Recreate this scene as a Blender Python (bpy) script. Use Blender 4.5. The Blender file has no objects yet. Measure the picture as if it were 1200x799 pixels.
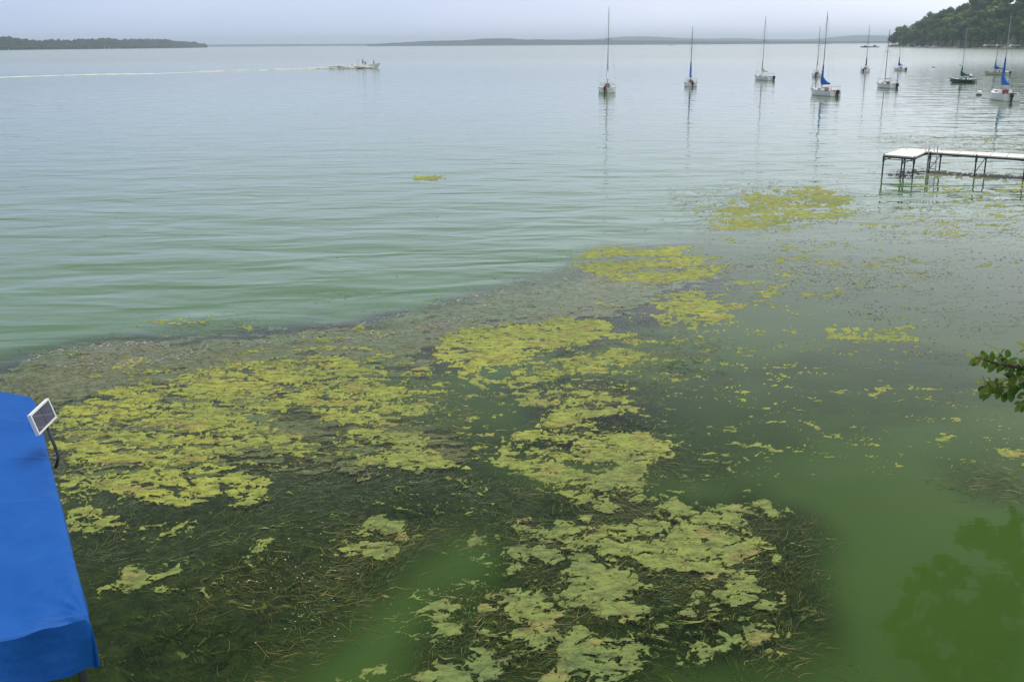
import bpy, bmesh, math, random
import numpy as np
from mathutils import Vector, Matrix
random.seed(7); RNG = np.random.default_rng(7)
SC = bpy.context.scene; COL = SC.collection; PI = math.pi; R = math.radians

# ------------------------------------------------------------------ camera
F = 1167.0; CH = 5.5; CX, CY = 600.0, 399.5
ROLL = R(0.33); TH = math.atan((CY - 52.3) / F)
cam = bpy.data.objects.new('camera', bpy.data.cameras.new('camera')); COL.objects.link(cam)
cam.data.sensor_width = 36.0; cam.data.lens = F * 36.0 / 1200.0
cam.data.clip_start = 0.05; cam.data.clip_end = 60000
cam.location = (0, 0, CH)
cam.rotation_euler = (Matrix.Rotation(PI/2 - TH, 3, 'X') @ Matrix.Rotation(-ROLL, 3, 'Z')).to_euler()
SC.camera = cam

def ray(px, py):
    x = (px - CX) / F; y = (CY - py) / F
    c, s = math.cos(ROLL), math.sin(ROLL)
    x, y = c*x + s*y, -s*x + c*y
    return Vector((x, math.cos(TH) + y*math.sin(TH), -math.sin(TH) + y*math.cos(TH)))
def at(px, py, z=0.0):                      # point of the place that lies at height z
    d = ray(px, py); t = (z - CH) / d.z
    return Vector((d.x*t, d.y*t, z))
def atY(px, py, Y):                         # point of the place at distance Y
    d = ray(px, py); t = Y / d.y
    return Vector((d.x*t, Y, CH + d.z*t))

# ------------------------------------------------------------------ sky, sun, exposure
SUN_EL, SUN_AZ = R(74), R(30)               # azimuth from +Y towards +X
SC.view_settings.view_transform = 'Standard'; SC.view_settings.look = 'None'
SC.view_settings.exposure = 0.36; SC.view_settings.gamma = 1.0
SC.cycles.volume_bounces = 3; SC.cycles.max_bounces = 8; SC.cycles.transparent_max_bounces = 12
sd = Vector((math.sin(SUN_AZ)*math.cos(SUN_EL), math.cos(SUN_AZ)*math.cos(SUN_EL), math.sin(SUN_EL)))
W = bpy.data.worlds.new("World"); SC.world = W; W.use_nodes = True
nt = W.node_tree; nt.nodes.clear()
def N(nt, t, **k):
    n = nt.nodes.new(t)
    for a, b in k.items():
        if a.startswith('i_'):
            key = a[2:]; n.inputs[int(key) if key.isdigit() else key.replace('_', ' ')].default_value = b
        else: setattr(n, a, b)
    return n
def L(nt, a, b): nt.links.new(a, b)
sky = N(nt, 'ShaderNodeTexSky', sky_type='NISHITA', sun_disc=False, sun_elevation=SUN_EL, sun_rotation=SUN_AZ)
bg1 = N(nt, 'ShaderNodeBackground', i_Strength=0.08); L(nt, sky.outputs[0], bg1.inputs[0])
tc = N(nt, 'ShaderNodeTexCoord')
mp = N(nt, 'ShaderNodeMapping'); mp.inputs['Scale'].default_value = (1.0, 1.0, 4.0); L(nt, tc.outputs['Generated'], mp.inputs[0])
nz = N(nt, 'ShaderNodeTexNoise', i_Scale=2.6, i_Detail=5.0, i_Roughness=0.5); L(nt, mp.outputs[0], nz.inputs[0])
dt = N(nt, 'ShaderNodeVectorMath', operation='DOT_PRODUCT'); L(nt, tc.outputs['Generated'], dt.inputs[0]); dt.inputs[1].default_value = (0.93, 0.10, 0.36)
ma = N(nt, 'ShaderNodeMath', operation='MULTIPLY_ADD'); L(nt, dt.outputs['Value'], ma.inputs[0]); ma.inputs[1].default_value = 0.80; ma.inputs[2].default_value = 0.12
mb_ = N(nt, 'ShaderNodeMath', operation='MULTIPLY_ADD'); L(nt, nz.outputs[0], mb_.inputs[0]); mb_.inputs[1].default_value = 0.40; L(nt, ma.outputs[0], mb_.inputs[2])
cr = N(nt, 'ShaderNodeValToRGB'); L(nt, mb_.outputs[0], cr.inputs[0])
el = cr.color_ramp.elements
el[0].position = 0.05; el[0].color = (0.31, 0.385, 0.56, 1)
el[1].position = 0.90; el[1].color = (0.84, 0.85, 0.90, 1)
e = el.new(0.45); e.color = (0.49, 0.54, 0.68, 1)
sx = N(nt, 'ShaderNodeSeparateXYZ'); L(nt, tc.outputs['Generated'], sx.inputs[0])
dk_ = N(nt, 'ShaderNodeMapRange', interpolation_type='SMOOTHSTEP'); L(nt, sx.outputs['Z'], dk_.inputs[0])      # dimming added to the sky overhead, weakens its reflection in near water
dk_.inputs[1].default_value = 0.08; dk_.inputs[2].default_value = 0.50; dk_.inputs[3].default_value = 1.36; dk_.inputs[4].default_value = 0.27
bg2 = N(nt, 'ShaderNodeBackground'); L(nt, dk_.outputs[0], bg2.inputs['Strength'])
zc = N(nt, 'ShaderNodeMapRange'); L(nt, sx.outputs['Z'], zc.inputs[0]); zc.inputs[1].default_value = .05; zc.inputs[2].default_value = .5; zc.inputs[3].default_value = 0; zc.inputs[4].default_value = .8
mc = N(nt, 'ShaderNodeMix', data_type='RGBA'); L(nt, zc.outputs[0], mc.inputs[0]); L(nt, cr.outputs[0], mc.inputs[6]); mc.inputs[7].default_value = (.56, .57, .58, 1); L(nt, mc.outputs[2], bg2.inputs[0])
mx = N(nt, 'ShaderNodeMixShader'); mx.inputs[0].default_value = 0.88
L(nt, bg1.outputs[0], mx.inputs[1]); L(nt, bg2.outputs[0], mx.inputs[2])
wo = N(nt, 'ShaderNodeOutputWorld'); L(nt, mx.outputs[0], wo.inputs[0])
sl = bpy.data.lights.new('sun', 'SUN'); sl.energy = 2.8; sl.angle = R(44); sl.color = (1.0, 0.96, 0.9)
so = bpy.data.objects.new('sun', sl); COL.objects.link(so); so.rotation_euler = (-sd).to_track_quat('-Z', 'Y').to_euler()

# ------------------------------------------------------------------ tagging and mesh helpers
def tag(o, label=None, cat=None, group=None, kind=None):
    for k, v in (('label', label), ('category', cat), ('group', group), ('kind', kind)):
        if v: o[k] = v
    return o
def empty(name, loc=(0, 0, 0), rz=0.0):
    o = bpy.data.objects.new(name, None); COL.objects.link(o); o.location = loc; o.rotation_euler.z = rz
    o.empty_display_size = 0.2
    return o
def obj(name, mesh, mats, parent=None, smooth=False):
    if smooth: mesh.polygons.foreach_set('use_smooth', [True]*len(mesh.polygons))
    if not isinstance(mats, (list, tuple)): mats = [mats]
    for m in mats: mesh.materials.append(m)
    o = bpy.data.objects.new(name, mesh); COL.objects.link(o)
    if parent: o.parent = parent
    return o
def copy_tree(o, parent=None):
    c = o.copy(); COL.objects.link(c); c.parent = parent
    for ch in o.children: copy_tree(ch, c)
    return c
class MB:
    def __init__(s): s.v = []; s.f = []; s.mi = []
    def add(s, vs, fs, mi=0):
        b = len(s.v); s.v += [tuple(v) for v in vs]; s.f += [tuple(i+b for i in f) for f in fs]; s.mi += [mi]*len(fs)
    def box(s, c, d, rz=0, mi=0, taper=1.0):
        c = Vector(c); M_ = Matrix.Rotation(rz, 3, 'Z'); vs = []
        for z in (-1, 1):
            k = taper if z > 0 else 1
            for x, y in ((-1, -1), (1, -1), (1, 1), (-1, 1)):
                vs.append(c + M_ @ Vector((x*d[0]/2*k, y*d[1]/2*k, z*d[2]/2)))
        s.add(vs, [(3, 2, 1, 0), (4, 5, 6, 7), (0, 1, 5, 4), (1, 2, 6, 5), (2, 3, 7, 6), (3, 0, 4, 7)], mi)
    def tube(s, pts, rad, n=8, mi=0, cap=True):
        pts = [Vector(p) for p in pts]
        if not isinstance(rad, (list, tuple)): rad = [rad]*len(pts)
        vs = []; fs = []
        for i, p in enumerate(pts):
            d = (pts[min(i+1, len(pts)-1)] - pts[max(i-1, 0)]).normalized()
            a = d.orthogonal().normalized() if abs(d.z) > .95 else d.cross(Vector((0, 0, 1))).normalized()
            b = d.cross(a)
            for k in range(n):
                t = 2*PI*k/n; vs.append(p + (a*math.cos(t) + b*math.sin(t))*rad[i])
        for i in range(len(pts)-1):
            for k in range(n):
                fs.append((i*n+k, i*n+(k+1) % n, (i+1)*n+(k+1) % n, (i+1)*n+k))
        if cap: fs += [tuple(range(n))[::-1], tuple(range((len(pts)-1)*n, len(pts)*n))]
        s.add(vs, fs, mi)
    def ball(s, c, r, nu=10, nv=7, mi=0, f=None):
        c = Vector(c); r = Vector(r if isinstance(r, (tuple, list, Vector)) else (r, r, r)); vs = [c+Vector((0, 0, -r.z))]; fs = []
        for j in range(1, nv):
            p = -PI/2 + PI*j/nv
            for i in range(nu):
                t = 2*PI*i/nu; k = f(t, p) if f else 1
                vs.append(c + Vector((math.cos(t)*math.cos(p)*r.x*k, math.sin(t)*math.cos(p)*r.y*k, math.sin(p)*r.z*k)))
        vs.append(c+Vector((0, 0, r.z)))
        for i in range(nu): fs.append((0, 1+(i+1) % nu, 1+i))
        for j in range(nv-2):
            for i in range(nu): fs.append((1+j*nu+i, 1+j*nu+(i+1) % nu, 1+(j+1)*nu+(i+1) % nu, 1+(j+1)*nu+i))
        t = len(vs)-1
        for i in range(nu): fs.append((1+(nv-2)*nu+i, 1+(nv-2)*nu+(i+1) % nu, t))
        s.add(vs, fs, mi)
    def loft(s, secs, mi=0, close=False, caps=False):
        n = len(secs[0]); vs = [v for q in secs for v in q]; fs = []
        for i in range(len(secs)-1):
            for k in range(n if close else n-1):
                fs.append((i*n+k, i*n+(k+1) % n, (i+1)*n+(k+1) % n, (i+1)*n+k))
        if caps: fs += [tuple(range(n))[::-1], tuple(range((len(secs)-1)*n, len(secs)*n))]
        s.add(vs, fs, mi)
    def build(s, name, mats, parent=None, smooth=False):
        m = bpy.data.meshes.new(name); m.from_pydata(s.v, [], s.f); m.validate(); m.update()
        o = obj(name, m, mats, parent, smooth)
        o.data.polygons.foreach_set('material_index', s.mi[:len(o.data.polygons)])
        return o
def fast_mesh(name, v, f, nper, attrs=None):      # v (n,3); f (m,nper)
    m = bpy.data.meshes.new(name); v = np.ascontiguousarray(v, dtype=np.float32); f = np.ascontiguousarray(f, dtype=np.int32)
    m.vertices.add(len(v)); m.vertices.foreach_set('co', v.ravel())
    m.loops.add(f.size); m.loops.foreach_set('vertex_index', f.ravel())
    m.polygons.add(len(f)); m.polygons.foreach_set('loop_start', np.arange(0, f.size, nper, dtype=np.int32))
    m.update(calc_edges=True)
    for k, a in (attrs or {}).items():
        at_ = m.attributes.new(k, 'FLOAT', 'POINT'); at_.data.foreach_set('value', np.ascontiguousarray(a, dtype=np.float32))
    return m

# ------------------------------------------------------------------ numpy noise
_P = RNG.permutation(256).astype(np.int64); _P = np.concatenate([_P, _P])
_A = np.linspace(0, 2*PI, 256, endpoint=False); _GX, _GY = np.cos(_A), np.sin(_A)
def gnoise(x, y, seed=0):
    x = x + seed*17.31; y = y + seed*9.77
    xi = np.floor(x).astype(np.int64); yi = np.floor(y).astype(np.int64); fx = x-xi; fy = y-yi
    u = fx*fx*fx*(fx*(fx*6-15)+10); v = fy*fy*fy*(fy*(fy*6-15)+10)
    def g(ix, iy, dx, dy):
        h = _P[(_P[ix & 255] + iy) & 255]; return _GX[h]*dx + _GY[h]*dy
    a = g(xi, yi, fx, fy); b = g(xi+1, yi, fx-1, fy); c = g(xi, yi+1, fx, fy-1); d = g(xi+1, yi+1, fx-1, fy-1)
    return ((a*(1-u)+b*u)*(1-v) + (c*(1-u)+d*u)*v) * 1.5
def fbm(x, y, seed=0, octv=5, pers=.55, lac=2.03):
    s = 0; a = 1; t = 0
    for o in range(octv):
        s = s + a*gnoise(x, y, seed+o*3); t += a; a *= pers; x = x*lac+3.1; y = y*lac-1.7
    return s/t
def uniformise(n):                               # map noise to a flat 0..1 distribution
    smp = np.sort(RNG.choice(n.ravel(), 20000)); return np.interp(n, smp, np.linspace(0, 1, len(smp)))
def sstep(a, b, x):
    t = np.clip((x-a)/(b-a), 0, 1); return t*t*(3-2*t)

# ------------------------------------------------------------------ materials
def mat(name):
    m = bpy.data.materials.new(name); m.use_nodes = True; nt = m.node_tree
    return m, nt, nt.nodes['Principled BSDF']
def simple(name, col, rough=.5, col2=None, scale=8, bump=0.0, spec=.5, metal=0, detail=4, stretch=(1, 1, 1), bdist=.01, rnd=0):
    m, nt, b = mat(name); b.inputs['Roughness'].default_value = rough; b.inputs['Specular IOR Level'].default_value = spec; b.inputs['Metallic'].default_value = metal
    b.inputs['Base Color'].default_value = (*col, 1)
    tc = N(nt, 'ShaderNodeTexCoord'); mp = N(nt, 'ShaderNodeMapping'); mp.inputs['Scale'].default_value = stretch
    L(nt, tc.outputs['Object'], mp.inputs[0]); nz = N(nt, 'ShaderNodeTexNoise', i_Scale=float(scale), i_Detail=float(detail)); L(nt, mp.outputs[0], nz.inputs[0])
    if col2:
        cr = N(nt, 'ShaderNodeValToRGB'); L(nt, nz.outputs[0], cr.inputs[0])
        cr.color_ramp.elements[0].position = .35; cr.color_ramp.elements[0].color = (*col, 1)
        cr.color_ramp.elements[1].position = .65; cr.color_ramp.elements[1].color = (*col2, 1)
        out = cr.outputs[0]
        if rnd:
            oi = N(nt, 'ShaderNodeObjectInfo'); hs = N(nt, 'ShaderNodeHueSaturation'); mr = N(nt, 'ShaderNodeMapRange')
            mr.inputs[3].default_value = 1-rnd; mr.inputs[4].default_value = 1+rnd; L(nt, oi.outputs['Random'], mr.inputs[0]); L(nt, mr.outputs[0], hs.inputs['Value']); L(nt, out, hs.inputs['Color']); out = hs.outputs[0]
        L(nt, out, b.inputs['Base Color'])
    if bump:
        bp = N(nt, 'ShaderNodeBump', i_Strength=bump, i_Distance=bdist); L(nt, nz.outputs[0], bp.inputs['Height']); L(nt, bp.outputs[0], b.inputs['Normal'])
    return m
M = {}
M['white'] = simple('white_gelcoat', (.84, .85, .85), .3, (.88, .88, .88), 1.5)
M['cream'] = simple('cream_gelcoat', (.55, .55, .42), .35, (.6, .6, .48), 1.5)
M['greenhull'] = simple('dark_green_gelcoat', (.02, .06, .045), .3, (.03, .075, .055), 1.5)
M['green'] = simple('green_canvas', (.01, .11, .07), .8, (.015, .14, .09), 3)
M['antifoul'] = simple('dark_waterline_paint', (.03, .03, .035), .6, (.05, .05, .05), 3)
M['mast'] = simple('grey_aluminium', (.16, .16, .19), .45, (.2, .2, .23), 2, metal=.2)
M['mastlight'] = simple('pale_aluminium', (.42, .45, .46), .45, (.5, .5, .5), 2, metal=.2)
M['wood'] = simple('teak_brown', (.30, .15, .07), .6, (.36, .2, .1), 5)
M['red'] = simple('red_brown_hatch', (.20, .04, .035), .6, (.26, .06, .05), 5)
M['black'] = simple('black_plastic', (.015, .015, .018), .4, (.025, .025, .03), 5)
M['bluecover'] = simple('blue_canvas', (.015, .13, .50), .8, (.02, .17, .58), 3)
M['navycover'] = simple('navy_canvas', (.02, .035, .12), .8, (.03, .05, .15), 3)
M['whitecover'] = simple('white_canvas', (.66, .68, .72), .8, (.75, .76, .78), 3)
M['skin'] = simple('skin', (.42, .25, .18), .6)
M['darkcloth'] = simple('dark_cloth', (.03, .03, .05), .9, (.05, .05, .07), 20)
M['palecloth'] = simple('pale_cloth', (.55, .57, .62), .9, (.62, .62, .66), 20)
M['deck'] = simple('white_dock_panel', (.78, .77, .72), .6, (.84, .83, .78), 1.2, bump=.2)
M['steel'] = simple('dark_steel', (.045, .05, .07), .5, (.08, .08, .09), 9, metal=.3)
M['galv'] = simple('galvanised_steel', (.30, .32, .34), .45, (.36, .38, .4), 9, metal=.5)
M['concrete'] = simple('pale_render', (.5, .5, .5), .8, (.6, .6, .58), 1)
M['redroof'] = simple('faded_red_roof', (.30, .12, .11), .8, (.36, .17, .15), 1)
M['blueroof'] = simple('blue_roof', (.06, .09, .22), .8, (.09, .12, .26), 1)
M['tan'] = simple('tan_roof', (.35, .32, .26), .8, (.42, .38, .3), 1)
M['teal'] = simple('teal_paint', (.15, .42, .42), .5, (.2, .5, .5), 1)
M['glass'] = simple('dark_glass', (.02, .025, .03), .08, spec=.8)
M['bark'] = simple('bark', (.07, .05, .035), .9, (.12, .09, .06), 12, bump=.6, stretch=(1, 1, .2))
M['leaf_far'] = simple('far_foliage', (.035, .080, .022), .85, (.10, .19, .045), .12, spec=.2, rnd=.3)
M['leaf_bright'] = simple('yellow_green_foliage', (.14, .22, .04), .85, (.25, .33, .07), .2, spec=.2, rnd=.2)
M['ground'] = simple('forest_floor', (.03, .05, .02), .95, (.06, .08, .03), .05)
M['shore'] = simple('shore_stones', (.16, .15, .12), .9, (.26, .24, .2), .4)
M['farwood'] = simple('distant_forest', (.018, .030, .018), .95, (.035, .055, .028), .03, spec=.1, detail=6)
M['farhill'] = simple('distant_hill', (.02, .032, .022), .95, (.035, .05, .032), .008, spec=.1)
M['foam'] = None
M['wakegreen'] = simple('churned_green_water', (.48, .60, .50), .7, (.56, .66, .58), .4)

# tree leaf with translucency
def leaf_mat(name, c1, c2, scale, tr=.35, attr=None):
    m, nt, b = mat(name); b.inputs['Roughness'].default_value = .42; b.inputs['Specular IOR Level'].default_value = .4
    tc = N(nt, 'ShaderNodeTexCoord'); nz = N(nt, 'ShaderNodeTexNoise', i_Scale=float(scale), i_Detail=3.0); L(nt, tc.outputs['Object'], nz.inputs[0])
    cr = N(nt, 'ShaderNodeValToRGB'); L(nt, nz.outputs[0], cr.inputs[0]); cr.color_ramp.elements[0].position = .35; cr.color_ramp.elements[1].position = .68
    cr.color_ramp.elements[0].color = (*c1, 1); cr.color_ramp.elements[1].color = (*c2, 1); L(nt, cr.outputs[0], b.inputs['Base Color'])
    t = N(nt, 'ShaderNodeBsdfTranslucent'); L(nt, cr.outputs[0], t.inputs[0]); x = N(nt, 'ShaderNodeMixShader'); x.inputs[0].default_value = tr
    L(nt, b.outputs[0], x.inputs[1]); L(nt, t.outputs[0], x.inputs[2]); L(nt, x.outputs[0], nt.nodes['Material Output'].inputs[0])
    return m
M['foam'] = leaf_mat('white_foam', (.86, .88, .87), (.93, .94, .93), 3, .5)
M['leaf_near'] = leaf_mat('branch_leaf', (.065, .15, .02), (.19, .31, .04), 14)
M['leaf_tip'] = leaf_mat('young_leaf', (.22, .28, .05), (.30, .32, .07), 9)
M['leaf_shore'] = leaf_mat('shore_tree_leaf', (.02, .045, .012), (.05, .085, .02), 1.0, .2)

# ---- lake water: a clear-ish skin where weed lies just under it, turbid green elsewhere
GREEN = (.040, .100, .020)
def water_green(nt, out_scale=1.0):
    tc = N(nt, 'ShaderNodeTexCoord'); nz = N(nt, 'ShaderNodeTexNoise', i_Scale=.22, i_Detail=4.0); L(nt, tc.outputs['Object'], nz.inputs[0])
    cr = N(nt, 'ShaderNodeValToRGB'); L(nt, nz.outputs[0], cr.inputs[0]); cr.color_ramp.elements[0].position = .3; cr.color_ramp.elements[1].position = .7
    cr.color_ramp.elements[0].color = (.037, .078, .015, 1); cr.color_ramp.elements[1].color = (.056, .108, .024, 1)
    d = N(nt, 'ShaderNodeBsdfDiffuse'); L(nt, cr.outputs[0], d.inputs[0]); return d
def water_mat():
    m = bpy.data.materials.new('lake_water'); m.use_nodes = True; nt = m.node_tree; nt.nodes.clear()
    out = N(nt, 'ShaderNodeOutputMaterial'); dg = water_green(nt)
    dm = N(nt, 'ShaderNodeBsdfDiffuse'); dm.inputs[0].default_value = (.078, .165, .072, 1)         # milkier bloom in the open lake
    ca = N(nt, 'ShaderNodeAttribute', attribute_name='chop'); cm_ = N(nt, 'ShaderNodeMapRange'); L(nt, ca.outputs['Fac'], cm_.inputs[0]); cm_.inputs[1].default_value = .08; cm_.inputs[2].default_value = .75
    d = N(nt, 'ShaderNodeMixShader'); L(nt, cm_.outputs[0], d.inputs[0]); L(nt, dg.outputs[0], d.inputs[1]); L(nt, dm.outputs[0], d.inputs[2])
    clr = N(nt, 'ShaderNodeAttribute', attribute_name='clear'); chop = N(nt, 'ShaderNodeAttribute', attribute_name='chop')
    tr = N(nt, 'ShaderNodeBsdfTransparent'); tr.inputs[0].default_value = (.88, .97, .84, 1)
    k = N(nt, 'ShaderNodeMath', operation='MULTIPLY'); L(nt, clr.outputs['Fac'], k.inputs[0]); k.inputs[1].default_value = .975
    body = N(nt, 'ShaderNodeMixShader'); L(nt, k.outputs[0], body.inputs[0]); L(nt, d.outputs[0], body.inputs[1]); L(nt, tr.outputs[0], body.inputs[2])
    tc = N(nt, 'ShaderNodeTexCoord')
    def layer(rot, sc, scale, amp, det=2.0, dist=.0):
        mp = N(nt, 'ShaderNodeMapping'); mp.inputs['Rotation'].default_value = (0, 0, R(rot)); mp.inputs['Scale'].default_value = (*sc, 1)
        L(nt, tc.outputs['Object'], mp.inputs[0])
        n = N(nt, 'ShaderNodeTexNoise', i_Scale=scale, i_Detail=det, i_Roughness=.45, i_Distortion=dist); L(nt, mp.outputs[0], n.inputs[0])
        q = N(nt, 'ShaderNodeMath', operation='MULTIPLY_ADD'); L(nt, n.outputs[0], q.inputs[0]); q.inputs[1].default_value = amp; q.inputs[2].default_value = -.5*amp; return q.outputs[0]
    def add(a, b):
        q = N(nt, 'ShaderNodeMath', operation='ADD'); L(nt, a, q.inputs[0]); L(nt, b, q.inputs[1]); return q.outputs[0]
    hgt = layer(-7, (.42, 1), .85, .062, 1.6, .6)
    hgt = add(hgt, layer(5, (.5, 1), .34, .095, 1.0))
    hgt = add(hgt, layer(-16, (.45, 1), 2.6, .010, 2.0))
    hc = N(nt, 'ShaderNodeMath', operation='MULTIPLY'); L(nt, hgt, hc.inputs[0]); L(nt, chop.outputs['Fac'], hc.inputs[1])
    fine = layer(10, (.6, 1), 5.0, .0028, 2.0)
    fs_ = N(nt, 'ShaderNodeMath', operation='MULTIPLY_ADD'); L(nt, chop.outputs['Fac'], fs_.inputs[0]); fs_.inputs[1].default_value = .9; fs_.inputs[2].default_value = .16
    ff_ = N(nt, 'ShaderNodeMath', operation='MULTIPLY'); L(nt, fine, ff_.inputs[0]); L(nt, fs_.outputs[0], ff_.inputs[1])
    hh = add(hc.outputs[0], ff_.outputs[0])
    bp = N(nt, 'ShaderNodeBump', i_Strength=1.0, i_Distance=1.0); L(nt, hh, bp.inputs['Height'])
    fr = N(nt, 'ShaderNodeFresnel', i_IOR=1.333); L(nt, bp.outputs[0], fr.inputs['Normal'])
    gl = N(nt, 'ShaderNodeBsdfGlossy', i_Roughness=.025)
    ln_ = N(nt, 'ShaderNodeVectorMath', operation='LENGTH'); L(nt, tc.outputs['Object'], ln_.inputs[0]); rr_ = N(nt, 'ShaderNodeMapRange', interpolation_type='SMOOTHSTEP'); L(nt, ln_.outputs['Value'], rr_.inputs[0])   # unresolved wavelets roughen the far water
    rr_.inputs[1].default_value = 60; rr_.inputs[2].default_value = 420; rr_.inputs[3].default_value = .03; rr_.inputs[4].default_value = .20; L(nt, rr_.outputs[0], gl.inputs['Roughness']); gl.inputs[0].default_value = (1, 1, 1, 1); L(nt, bp.outputs[0], gl.inputs['Normal'])
    fd = N(nt, 'ShaderNodeMapRange', interpolation_type='SMOOTHSTEP'); L(nt, ln_.outputs['Value'], fd.inputs[0]); fd.inputs[1].default_value = 50; fd.inputs[2].default_value = 500; fd.inputs[3].default_value = 1; fd.inputs[4].default_value = .74
    fm = N(nt, 'ShaderNodeMath', operation='MULTIPLY'); L(nt, fr.outputs[0], fm.inputs[0]); L(nt, fd.outputs[0], fm.inputs[1])
    mx = N(nt, 'ShaderNodeMixShader'); L(nt, fm.outputs[0], mx.inputs[0]); L(nt, body.outputs[0], mx.inputs[1]); L(nt, gl.outputs[0], mx.inputs[2])
    L(nt, mx.outputs[0], out.inputs[0]); return m
def murk_mat(name, op):
    m = bpy.data.materials.new(name); m.use_nodes = True; nt = m.node_tree; nt.nodes.clear()
    out = N(nt, 'ShaderNodeOutputMaterial'); d = water_green(nt)
    if op >= 1: L(nt, d.outputs[0], out.inputs[0]); return m
    tr = N(nt, 'ShaderNodeBsdfTransparent'); tr.inputs[0].default_value = (.92, .98, .9, 1)
    mx = N(nt, 'ShaderNodeMixShader'); mx.inputs[0].default_value = op; L(nt, tr.outputs[0], mx.inputs[1]); L(nt, d.outputs[0], mx.inputs[2]); L(nt, mx.outputs[0], out.inputs[0]); return m

def algae_mat():
    m, nt, b = mat('floating_algae'); b.inputs['Roughness'].default_value = .62; b.inputs['Specular IOR Level'].default_value = .35
    tc = N(nt, 'ShaderNodeTexCoord')
    n1 = N(nt, 'ShaderNodeTexNoise', i_Scale=.55, i_Detail=5.0); L(nt, tc.outputs['Object'], n1.inputs[0])
    m9 = N(nt, 'ShaderNodeMapping'); m9.inputs['Scale'].default_value = (.7, 1.3, 1); L(nt, tc.outputs['Object'], m9.inputs[0])
    n2 = N(nt, 'ShaderNodeTexNoise', i_Scale=6.5, i_Detail=8.0, i_Roughness=.8); L(nt, m9.outputs[0], n2.inputs[0])
    n3 = N(nt, 'ShaderNodeTexNoise', i_Scale=2.2, i_Detail=4.0); mp = N(nt, 'ShaderNodeMapping'); mp.inputs['Location'].default_value = (31, 7, 0); L(nt, tc.outputs['Object'], mp.inputs[0]); L(nt, mp.outputs[0], n3.inputs[0])
    tone = N(nt, 'ShaderNodeAttribute', attribute_name='tone')          # 0 fresh blue-green ... 1 yellow
    a = N(nt, 'ShaderNodeMath', operation='MULTIPLY_ADD'); L(nt, n1.outputs[0], a.inputs[0]); a.inputs[1].default_value = .9; a.inputs[2].default_value = -.45
    s = N(nt, 'ShaderNodeMath', operation='ADD'); L(nt, a.outputs[0], s.inputs[0]); L(nt, tone.outputs['Fac'], s.inputs[1])
    cr = N(nt, 'ShaderNodeValToRGB'); L(nt, s.outputs[0], cr.inputs[0]); e = cr.color_ramp.elements
    e[0].position = .1; e[0].color = (.130, .190, .048, 1); e[1].position = .9; e[1].color = (.310, .345, .048, 1)
    q = e.new(.5); q.color = (.185, .240, .048, 1)
    r3 = N(nt, 'ShaderNodeMapRange'); L(nt, n3.outputs[0], r3.inputs[0]); r3.inputs[1].default_value = .54; r3.inputs[2].default_value = .66; r3.inputs[3].default_value = 0; r3.inputs[4].default_value = .75
    m1 = N(nt, 'ShaderNodeMix', data_type='RGBA'); L(nt, r3.outputs[0], m1.inputs[0]); L(nt, cr.outputs[0], m1.inputs[6]); m1.inputs[7].default_value = (.25, .22, .055, 1)
    r2 = N(nt, 'ShaderNodeMapRange'); L(nt, n2.outputs[0], r2.inputs[0]); r2.inputs[1].default_value = .38; r2.inputs[2].default_value = .56; r2.inputs[3].default_value = .22; r2.inputs[4].default_value = 1.12
    m2 = N(nt, 'ShaderNodeMix', data_type='RGBA', blend_type='MULTIPLY'); m2.inputs[0].default_value = .85; L(nt, m1.outputs[2], m2.inputs[6])
    cb = N(nt, 'ShaderNodeCombineColor'); L(nt, r2.outputs[0], cb.inputs[0]); L(nt, r2.outputs[0], cb.inputs[1]); L(nt, r2.outputs[0], cb.inputs[2]); L(nt, cb.outputs[0], m2.inputs[7])
    L(nt, m2.outputs[2], b.inputs['Base Color'])
    bp = N(nt, 'ShaderNodeBump', i_Strength=.7, i_Distance=.02); L(nt, n2.outputs[0], bp.inputs['Height']); L(nt, bp.outputs[0], b.inputs['Normal'])
    return m
def weedmat_mat():
    m, nt, b = mat('matted_brown_weed'); b.inputs['Roughness'].default_value = .5; b.inputs['Specular IOR Level'].default_value = .5
    tc = N(nt, 'ShaderNodeTexCoord'); mp = N(nt, 'ShaderNodeMapping'); mp.inputs['Scale'].default_value = (.35, 1, 1); mp.inputs['Rotation'].default_value = (0, 0, -.3); L(nt, tc.outputs['Object'], mp.inputs[0])
    n1 = N(nt, 'ShaderNodeTexNoise', i_Scale=9.0, i_Detail=6.0, i_Roughness=.75, i_Distortion=1.2); L(nt, mp.outputs[0], n1.inputs[0])
    n2 = N(nt, 'ShaderNodeTexNoise', i_Scale=.6, i_Detail=4.0); L(nt, tc.outputs['Object'], n2.inputs[0])
    cr = N(nt, 'ShaderNodeValToRGB'); L(nt, n1.outputs[0], cr.inputs[0]); e = cr.color_ramp.elements
    e[0].position = .36; e[0].color = (.045, .060, .024, 1); e[1].position = .68; e[1].color = (.26, .25, .12, 1); q = e.new(.5); q.color = (.12, .13, .055, 1)
    m1 = N(nt, 'ShaderNodeMix', data_type='RGBA', blend_type='MULTIPLY'); m1.inputs[0].default_value = 1; L(nt, cr.outputs[0], m1.inputs[6])
    c2 = N(nt, 'ShaderNodeValToRGB'); L(nt, n2.outputs[0], c2.inputs[0]); c2.color_ramp.elements[0].position = .35; c2.color_ramp.elements[0].color = (1.1, .95, .95, 1); c2.color_ramp.elements[1].position = .62; c2.color_ramp.elements[1].color = (.8, 1.05, .7, 1)
    L(nt, c2.outputs[0], m1.inputs[7]); L(nt, m1.outputs[2], b.inputs['Base Color'])
    bp = N(nt, 'ShaderNodeBump', i_Strength=1.0, i_Distance=.02); L(nt, n1.outputs[0], bp.inputs['Height']); L(nt, bp.outputs[0], b.inputs['Normal'])
    return m
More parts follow.
